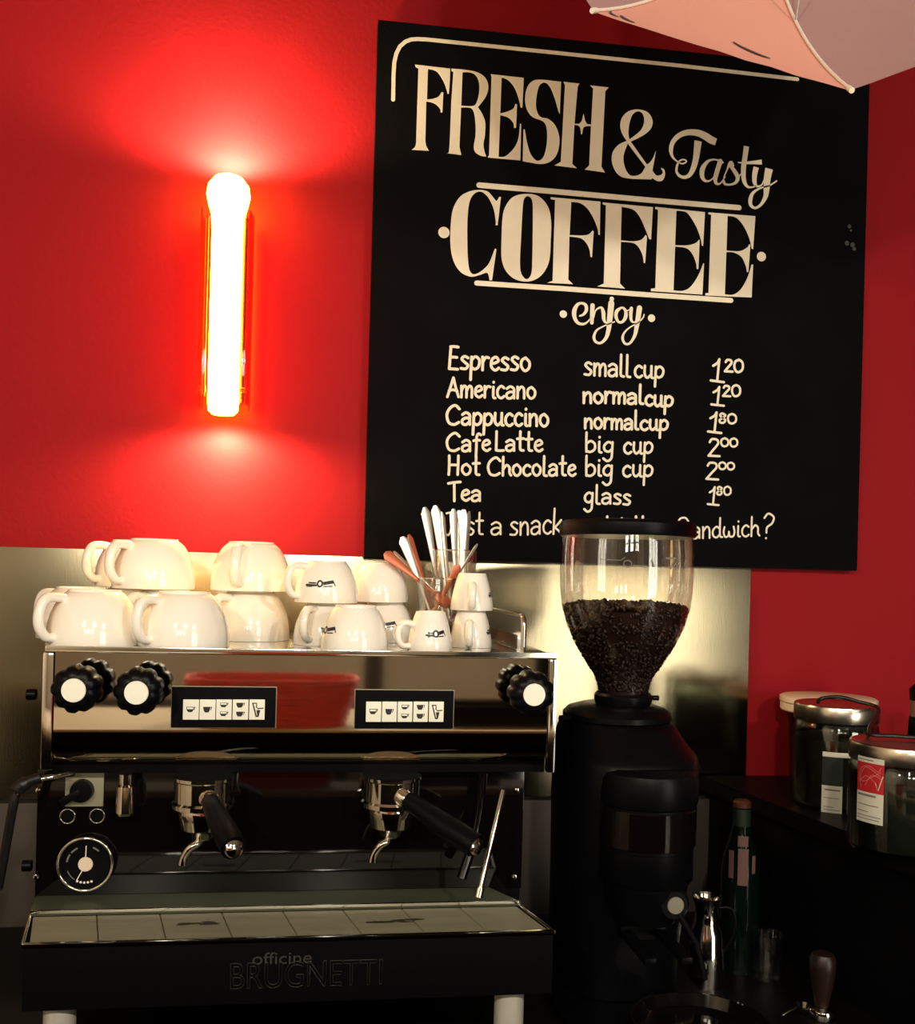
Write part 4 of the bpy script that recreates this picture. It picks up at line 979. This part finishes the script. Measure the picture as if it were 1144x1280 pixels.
patch(rad(-122), rad(-92), zc_, za, .0335, (p.x, -.30)); patch(rad(-150), rad(-134), zc_+.01, za-.005, .0335, (p.x, -.30)); patch(rad(-80), rad(-68), zc_+.02, za-.012, .0335, (p.x, -.30))
patch(rad(-125), rad(-95), za+.004, za+.022, .0332, (p.x, -.302))
fin('bottle_label', bm, M['pink'], bt)
p = atz(958, 1222, CZ)
sg = empty('shot_glass', (p.x, p.y, CZ), 'small clear glass on the dark worktop right of the steel jug', 'glass')
lathe('glass_wall', [(0, CZ+.0002), (.022, CZ+.0002), (.027, CZ+.075), (.0255, CZ+.075), (.0205, CZ+.008), (0, CZ+.008)], (p.x, p.y, 0), M['glass'], sg, 32, cap=False)
p = atz(1027, 1272, CZ)
tp = empty('coffee_tamper', (p.x, p.y, CZ), 'coffee tamper with brown wooden handle and steel base', 'tamper')
lathe('tamper_base', [(0, CZ+.0002), (.0200, CZ+.0002), (.0205, CZ+.002), (.0205, CZ+.010), (.019, CZ+.014), (.010, CZ+.018), (0, CZ+.018)], (p.x, p.y, 0), M['chrome'], tp, 36)
lathe('tamper_handle', [(0, CZ+.0185), (.010, CZ+.0185), (.011, CZ+.026), (.016, CZ+.05), (.0195, CZ+.075), (.020, CZ+.090), (.016, CZ+.099), (0, CZ+.102)], (p.x, p.y, 0), M['wood'], tp, 32, label='brown turned wooden tamper handle')
p = atz(1010, 1262, CZ)
spn = empty('measuring_spoon', (p.x, p.y, CZ), 'small bright steel scoop lying left of the tamper', 'scoop')
lathe('scoop_bowl', [(0, .0002), (.010, .002), (.016, .011), (.0150, .011), (.009, .004), (0, .003)], (p.x-.012, p.y-.01, CZ), M['chrome'], spn, 24, cap=False)
tube('scoop_handle', [(p.x-.026, p.y-.012, CZ+.010), (p.x-.06, p.y-.03, CZ+.006)], .0022, M['chrome'], spn, 8)

# ------------------------------------------------------------------ tea jars on the raised shelf
def jar(px, Y, R, H, lidH, label, fill, teaH):
    b = at(px, 1000, Y); c = (b.x, Y, SZ+.0002)
    root = empty('tea_jar', c, label, 'jar', 'glass tea jars on the shelf')
    lathe('jar_glass', [(0, 0), (R*.96, 0), (R, .006), (R, H-.016), (R*.97, H-.006), (R*.93, H), (R*.91, H), (R*.95, H-.008), (R*.975, H-.018), (R*.975, .006), (0, .004)], c, M['jarglass'], root, 48, cap=False)
    lathe('tea_fill', [(0, .0045), (R*.965, .0065), (R*.965, teaH-.002), (R*.6, teaH+.003), (0, teaH)], c, fill, root, 40)
    tl = lathe('jar_lid', [(0, H+.0005), (R*.99, H+.0005), (R*1.0, H+.002), (R*1.0, H+lidH-.004), (R*.985, H+lidH-.001), (R*.95, H+lidH), (R*.90, H+lidH-.002), (0, H+lidH-.002)], c, M['lid'], root, 56, label='brushed steel jar lid')
    return root, Vector(c)
def jlabel(root, c, R, a0, a1, z0, z1, m, name='paper_label', lab=None, dr=.0005):
    bm = bmesh.new(); n = 10
    L = [(bm.verts.new((c.x+(R+dr)*math.cos(rad(a0+(a1-a0)*k/n)), c.y+(R+dr)*math.sin(rad(a0+(a1-a0)*k/n)), c.z+z0)), bm.verts.new((c.x+(R+dr)*math.cos(rad(a0+(a1-a0)*k/n)), c.y+(R+dr)*math.sin(rad(a0+(a1-a0)*k/n)), c.z+z1))) for k in range(n+1)]
    for A, B in zip(L, L[1:]): bm.faces.new((A[0], B[0], B[1], A[1]))
    return fin(name, bm, m, root, label=lab)
def jlines(root, c, R, segs, wd, m, dr=.0009, name='label_print'):
    bm = bmesh.new()
    for s in segs:
        L = []
        for i, q in enumerate(s):
            d = (Vector(s[min(i+1, len(s)-1)])-Vector(s[max(i-1, 0)])).normalized(); nn = Vector((-d.y, d.x))*wd/2
            L.append([bm.verts.new((c.x+(R+dr)*math.cos((q[0]+nn.x*sg2)/R), c.y+(R+dr)*math.sin((q[0]+nn.x*sg2)/R), c.z+q[1]+nn.y*sg2)) for sg2 in (1, -1)])
        for A, B in zip(L, L[1:]): bm.faces.new((A[0], B[0], B[1], A[1]))
    return fin(name, bm, m, root)
RA, RB = .0730, .0800
jA, cA = jar(1043, -.268, RA, .152, .030, 'rear glass tea jar with dark green and white label, steel lid', M['tea2'], .125)
jB, cB = jar(1130, -.545, RB, .132, .028, 'front glass tea jar with red and white label, steel lid', M['tea'], .108)
def az_of(c, px, R, py=1000):
    "azimuth on the jar wall whose point projects at column px"
    best = None
    for k in range(-1750, -50, 5):
        a = rad(k/10); v = Vector((c.x+R*math.cos(a), c.y+R*math.sin(a), c.z+.06))-CAM
        if (v.x*math.cos(a)+v.y*math.sin(a)) > 0: continue
        f = v.dot(FW); X = v.dot(RT)/f*FPX; Yb = v.dot(UP)/f*FPX
        x = 572+X*math.cos(ROLL)+Yb*math.sin(ROLL)
        if best is None or abs(x-px) < best[0]: best = (abs(x-px), k/10)
    return best[1]
def zof(py, px, c, R): return at(px, py, c.y-R*.9).z-c.z
a0, a1 = az_of(cB, 1062, RB), az_of(cB, 1104, RB)
z0, zm, z2, z3 = zof(1038, 1085, cB, RB), zof(999, 1085, cB, RB), zof(961, 1085, cB, RB), zof(954, 1085, cB, RB)
jlabel(jB, cB, RB, a0, a1, z0, zm, M['label']); jlabel(jB, cB, RB, a0, a1, zm, z2, M['redlab'], lab='red printed field of the label'); jlabel(jB, cB, RB, a0, a1, z2, z3, M['label'])
def arcx(a): return rad(a)*RB
w_ = arcx(a1)-arcx(a0); hh = z2-zm
def sw(P): return [(arcx(a0)+u*w_, zm+v*hh) for u, v in P]
cv = lambda P: [(q.x, q.y) for q in catmull([Vector((u, v, 0)) for u, v in P], 6)]
jlines(jB, cB, RB, [sw(cv(P)) for P in ([(.1, .5), (.2, .8), (.5, .9), (.8, .75), (.9, .9)], [(.05, .4), (.3, .35), (.55, .5), (.9, .75)], [(.2, .1), (.15, .5), (.4, .85), (.9, .6)], [(.1, .3), (.4, .55), (.75, .35)], [(.35, .2), (.6, .6), (.95, .5)])], .0009, M['redline'])
jlines(jB, cB, RB, [sw([(.72, .38), (.82, .12), (.97, .62)])], .0014, M['label'])
hl = zm-z0
def txt(v, u0, u1): return [(arcx(a0)+(u0+(u1-u0)*k/8)*w_, z0+v*hl) for k in range(9)]
jlines(jB, cB, RB, [txt(.90, .05, .75)], .0030, M['greytext']); jlines(jB, cB, RB, [txt(.58, .05, .85), txt(.36, .05, .5), txt(.22, .05, .92), txt(.12, .05, .88)], .0012, M['greytext'])
jlines(jB, cB, RB, [[(arcx(a0)+(.05+.6*k/8)*w_, (z2+z3)/2) for k in range(9)]], .0014, M['greytext'])
a0, a1 = az_of(cA, 1028, RA), az_of(cA, 1053.5, RA)
z0, zm, z2, z3 = zof(1018, 1040, cA, RA), zof(983, 1040, cA, RA), zof(947, 1040, cA, RA), zof(941, 1040, cA, RA)
jlabel(jA, cA, RA, a0, a1, z0, zm, M['label']); jlabel(jA, cA, RA, a0, a1, zm, z2, M['grnlab'], lab='dark green printed field of the label'); jlabel(jA, cA, RA, a0, a1+14, z2, z3, M['label'])
w_ = (rad(a1)-rad(a0))*RA; hl = zm-z0
def txt2(v, u0, u1): return [(rad(a0)*RA+(u0+(u1-u0)*k/8)*w_, z0+v*hl) for k in range(9)]
jlines(jA, cA, RA, [txt2(.85, .15, .9)], .0026, M['greytext']); jlines(jA, cA, RA, [txt2(.56, .1, .85), txt2(.24, .1, .6), txt2(.14, .1, .9)], .0011, M['greytext'])
# cream lidded tub behind the jars
p = at(1036, 880, -.105)
tb = empty('storage_tub', (p.x, -.105, SZ), 'dark round tub with double cream lid standing behind the tea jars', 'tub')
ztop = at(1037, 872, -.12).z
lathe('tub_body', [(0, SZ+.0002), (.070, SZ+.0002), (.074, ztop-.029), (0, ztop-.029)], (p.x, -.105, 0), M['black'], tb, 48)
lathe('tub_lid', [(0, ztop-.0285), (.089, ztop-.0285), (.091, ztop-.026), (.091, ztop-.014), (.088, ztop-.0125), (0, ztop-.0125)], (p.x, -.105, 0), M['cream'], tb, 56, label='cream tub lid, lower')
lathe('tub_lid', [(0, ztop-.012), (.090, ztop-.0120), (.0915, ztop-.010), (.0915, ztop-.002), (.088, ztop), (0, ztop)], (p.x-.001, -.105, 0), M['cream'], tb, 56, label='cream tub lid, upper')
# black strap lying over the jar lids
la = cA.z+.152+.030; lb_ = cB.z+.132+.028
st = tube('black_cable', catmull([(cA.x-.055, cA.y-.035, la+.0045), (cA.x-.045, cA.y-.03, la+.012), (cA.x-.02, cA.y-.045, la+.0165), (cA.x+.01, cA.y-.05, la+.010), (cA.x+.03, cA.y-.085, la+.001), (cB.x-.03, cB.y+.05, lb_+.006), (cB.x+.0, cB.y+.03, lb_+.004), (cB.x+.06, cB.y-.0, lb_+.004)], 6), .0032, M['cable'], None, 8)
tag(st, 'black cable draped in an arc across the two steel jar lids', 'cable')
p = at(1150, 885, -.24)
pm = empty('pepper_mill', (p.x, -.24, SZ), 'dark slim mill with pinkish neck at the right picture edge behind the jars', 'mill')
zt = at(1144, 855, -.24).z
lathe('mill_body', [(0, SZ+.0002), (.026, SZ+.0002), (.024, SZ+.05), (.018, zt-.06), (0, zt-.06)], (p.x, -.24, 0), M['black'], pm, 28)
lathe('mill_neck', [(0, zt-.0598), (.0165, zt-.0598), (.0165, zt-.030), (0, zt-.030)], (p.x, -.24, 0), M['pink'], pm, 28)
lathe('mill_head', [(0, zt-.0298), (.018, zt-.0298), (.019, zt-.01), (.010, zt), (0, zt)], (p.x, -.24, 0), M['black'], pm, 28)

# ------------------------------------------------------------------ umbrella hung under the ceiling
UP_ = (0.599, -.723, 2.524, 1.446, -.299, .414, 1.511, .137)
ucx, ucy, ucz, uaz, uel, uR, uth, uh = UP_
n_ = Vector((math.cos(uel)*math.cos(uaz), math.cos(uel)*math.sin(uaz), math.sin(uel)))
e1 = n_.cross(Vector((0, 0, 1))).normalized(); e2 = n_.cross(e1)
uc = Vector((ucx, ucy, ucz))
um = empty('umbrella', uc, 'salmon pink umbrella hanging open below the ceiling at the top right', 'umbrella')
def upt(a, t, sag=1.0): return uc+(e1*math.cos(a)+e2*math.sin(a))*(uR*t*sag)+n_*(uh*(1-t*t))
for k in range(8):
    bm = bmesh.new(); a0 = uth+k*math.pi/4; a1 = a0+math.pi/4; na, nt_ = 10, 14; grid = []
    for i in range(nt_+1):
        t = .02+.98*i/nt_; row = []
        for j in range(na+1):
            s = j/na; a = a0+(a1-a0)*s
            P0, P1 = upt(a0, t), upt(a1, t); ch = P0.lerp(P1, s); ci = upt(a, t)
            p_ = ci.lerp(ch, .75)                      # cloth stretched between ribs
            if i == nt_: p_ = p_+(uc+n_*uh*.0-p_).normalized()*(.006*math.sin(math.pi*s))
            p_ = p_+n_*(.0012*math.sin(9*s*math.pi+i*.6)*t*math.sin(math.pi*s))
            row.append(bm.verts.new(p_))
        grid.append(row)
    for i in range(nt_):
        for j in range(na): bm.faces.new((grid[i][j], grid[i][j+1], grid[i+1][j+1], grid[i+1][j]))
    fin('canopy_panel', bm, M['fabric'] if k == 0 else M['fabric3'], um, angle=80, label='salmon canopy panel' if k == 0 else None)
    P = [upt(a0, .03+.97*i/14)-n_*.0022 for i in range(15)]
    tube('rib', P, .0022, M['ribwhite'], um, 8)
    tip = upt(a0, 1.0)-n_*.002; dd = (upt(a0, 1.0)-upt(a0, .95)).normalized()
    tube('rib_tip', [tip-dd*.004, tip+dd*.006], .0034, M['ribwhite'], um, 10)
    tube('stretcher', [upt(a0, .5)-n_*.004, uc-n_*.12], .0016, M['shaft'], um, 8)
bm = bmesh.new()
def cm(P, wd):                                # dark printed strokes on the inside of one panel
    L = []
    def S(s, t):
        a0 = uth; a1 = a0+math.pi/4
        return upt(a0+(a1-a0)*s, t).lerp(upt(a0, t).lerp(upt(a1, t), s), .75)-n_*.0016
    for i, (s, t) in enumerate(P):
        A = Vector(P[max(i-1, 0)]); B = Vector(P[min(i+1, len(P)-1)]); d = (B-A).normalized(); nn = Vector((-d.y, d.x))*wd*(.3+.7*math.sin(math.pi*(i+.5)/len(P)))
        L.append((bm.verts.new(S(s+nn.x, t+nn.y)), bm.verts.new(S(s-nn.x, t-nn.y))))
    for A, B in zip(L, L[1:]): bm.faces.new((A[0], B[0], B[1], A[1]))
CM = [([(.46, .80), (.42, .825), (.38, .84), (.33, .855), (.28, .862)], .010), ([(.94, .93), (.90, .95), (.86, .955)], .008), ([(.93, .955), (.965, .95), (.985, .93)], .006)]
for P, wd in CM: cm([tuple(q)[:2] for q in catmull([Vector((s, t, 0)) for s, t in P], 4)], wd)
fin('printed_mark', bm, M['ink'], um)
tube('shaft', [uc+n_*(uh+.03), uc-n_*.46], .005, M['shaft'], um, 12)
tube('grip', catmull([uc-n_*.46, uc-n_*.50, uc-n_*.53+Vector((0, 0, .02)), uc-n_*.51+Vector((0, 0, .045)), uc-n_*.48+Vector((0, 0, .04))], 5), .010, M['wood'], um, 12)
lathe('runner', [(0, 0), (.012, 0), (.012, .03), (0, .03)], tuple(uc-n_*.135), M['shaft'], um, 16, axis=tuple(n_))
tube('hanging_cord', [uc-n_*.02, Vector(((uc).x, uc.y, ZC-.0005))], .0012, M['cable'], um, 6)

# ------------------------------------------------------------------ bar in front of the machine, seen only as a reflection
bar = empty('serving_bar', (.1, -1.75, 0), 'serving bar with light top facing the machine, seen mirrored in its front panel', 'bar')
box('bar_top', -1.1, .98, -2.10, -1.42, 1.085, 1.12, M['bar'], bar, .004)
box('bar_body', -1.05, .94, -2.06, -1.5, 0, 1.0845, M['bmatte'], bar, .004)
bx_ = empty('napkin_box', (.52, -1.7, 1.12), 'dark open box on the bar, seen mirrored in the machine front right of the basket', 'box')
bm = bmesh.new()
for (xa, xb, ya, yb2) in ((.34, .70, -1.60, -1.592), (.34, .70, -1.80, -1.792), (.34, .348, -1.80, -1.592), (.692, .70, -1.80, -1.592)): add_box(bm, xa, xb, ya, yb2, 1.1215, 1.205)
fin('box_wall', bm, M['black'], bx_); box('box_bottom', .345, .695, -1.79, -1.60, 1.1203, 1.126, M['black'], bx_, 0)
bk = empty('woven_basket', (-.10, -1.66, 1.12), 'red woven basket on the bar, seen mirrored in the machine front', 'basket')
bm = bmesh.new()
for k in range(15):
    z = 1.124+k*.0105; s = .85+.15*k/14
    pts = []
    for a in range(64):
        an = 2*math.pi*a/64; c_, s2 = math.cos(an), math.sin(an)
        q = .0022*math.sin(16*an+(k % 2)*math.pi)
        pts.append((-.10+(.215*s+q)*math.copysign(abs(c_)**.55, c_), -1.66+(.105*s+q)*math.copysign(abs(s2)**.55, s2), z))
    add_tube(bm, pts, .0056, 6, closed=True)
fin('woven_wall', bm, M['basket'], bk)
bm = bmesh.new(); add_loft(bm, [(-.10, -1.66, 1.1205, .175, .085, 3.6), (-.10, -1.66, 1.126, .178, .088, 3.6)], 32); fin('basket_base', bm, M['basket'], bk)

# ------------------------------------------------------------------ unseen fill lamps shaped as pendants, added to light wall and cups
for x, lb in ((-.75, 'added black fill pendant over the left end of the serving bar'), (.15, 'added black fill pendant over the middle of the serving bar'), (1.05, 'added black fill pendant over the right end of the serving bar')):
    pl_ = empty('fill_pendant', (x, -2.35, 2.2), lb, 'fill lamp', 'added fill lamps over the serving bar')
    lathe('shade', [(.10, 2.235), (.085, 2.28), (.05, 2.32), (.02, 2.34), (.018, 2.34), (.047, 2.316), (.082, 2.277), (.098, 2.235)], (x, -2.35, 0), M['bmatte'], pl_, 32, cap=False)
    tube('cord', [(x, -2.35, 2.335), (x, -2.35, ZC-.0005)], .003, M['cable'], pl_, 6)
    lathe('fill_bulb', [(0, 2.19), (.02, 2.197), (.03, 2.22), (.02, 2.25), (.012, 2.28), (0, 2.28)], (x, -2.35, 0), M['fill_bulb'], pl_, 24)
    l = bpy.data.lights.new('fill_light', 'POINT'); l.energy = 48; l.color = (1, .90, .74); l.shadow_soft_size = .04
    o = bpy.data.objects.new('fill_light', l); COL.objects.link(o); o.location = (x, -2.35, 2.145)
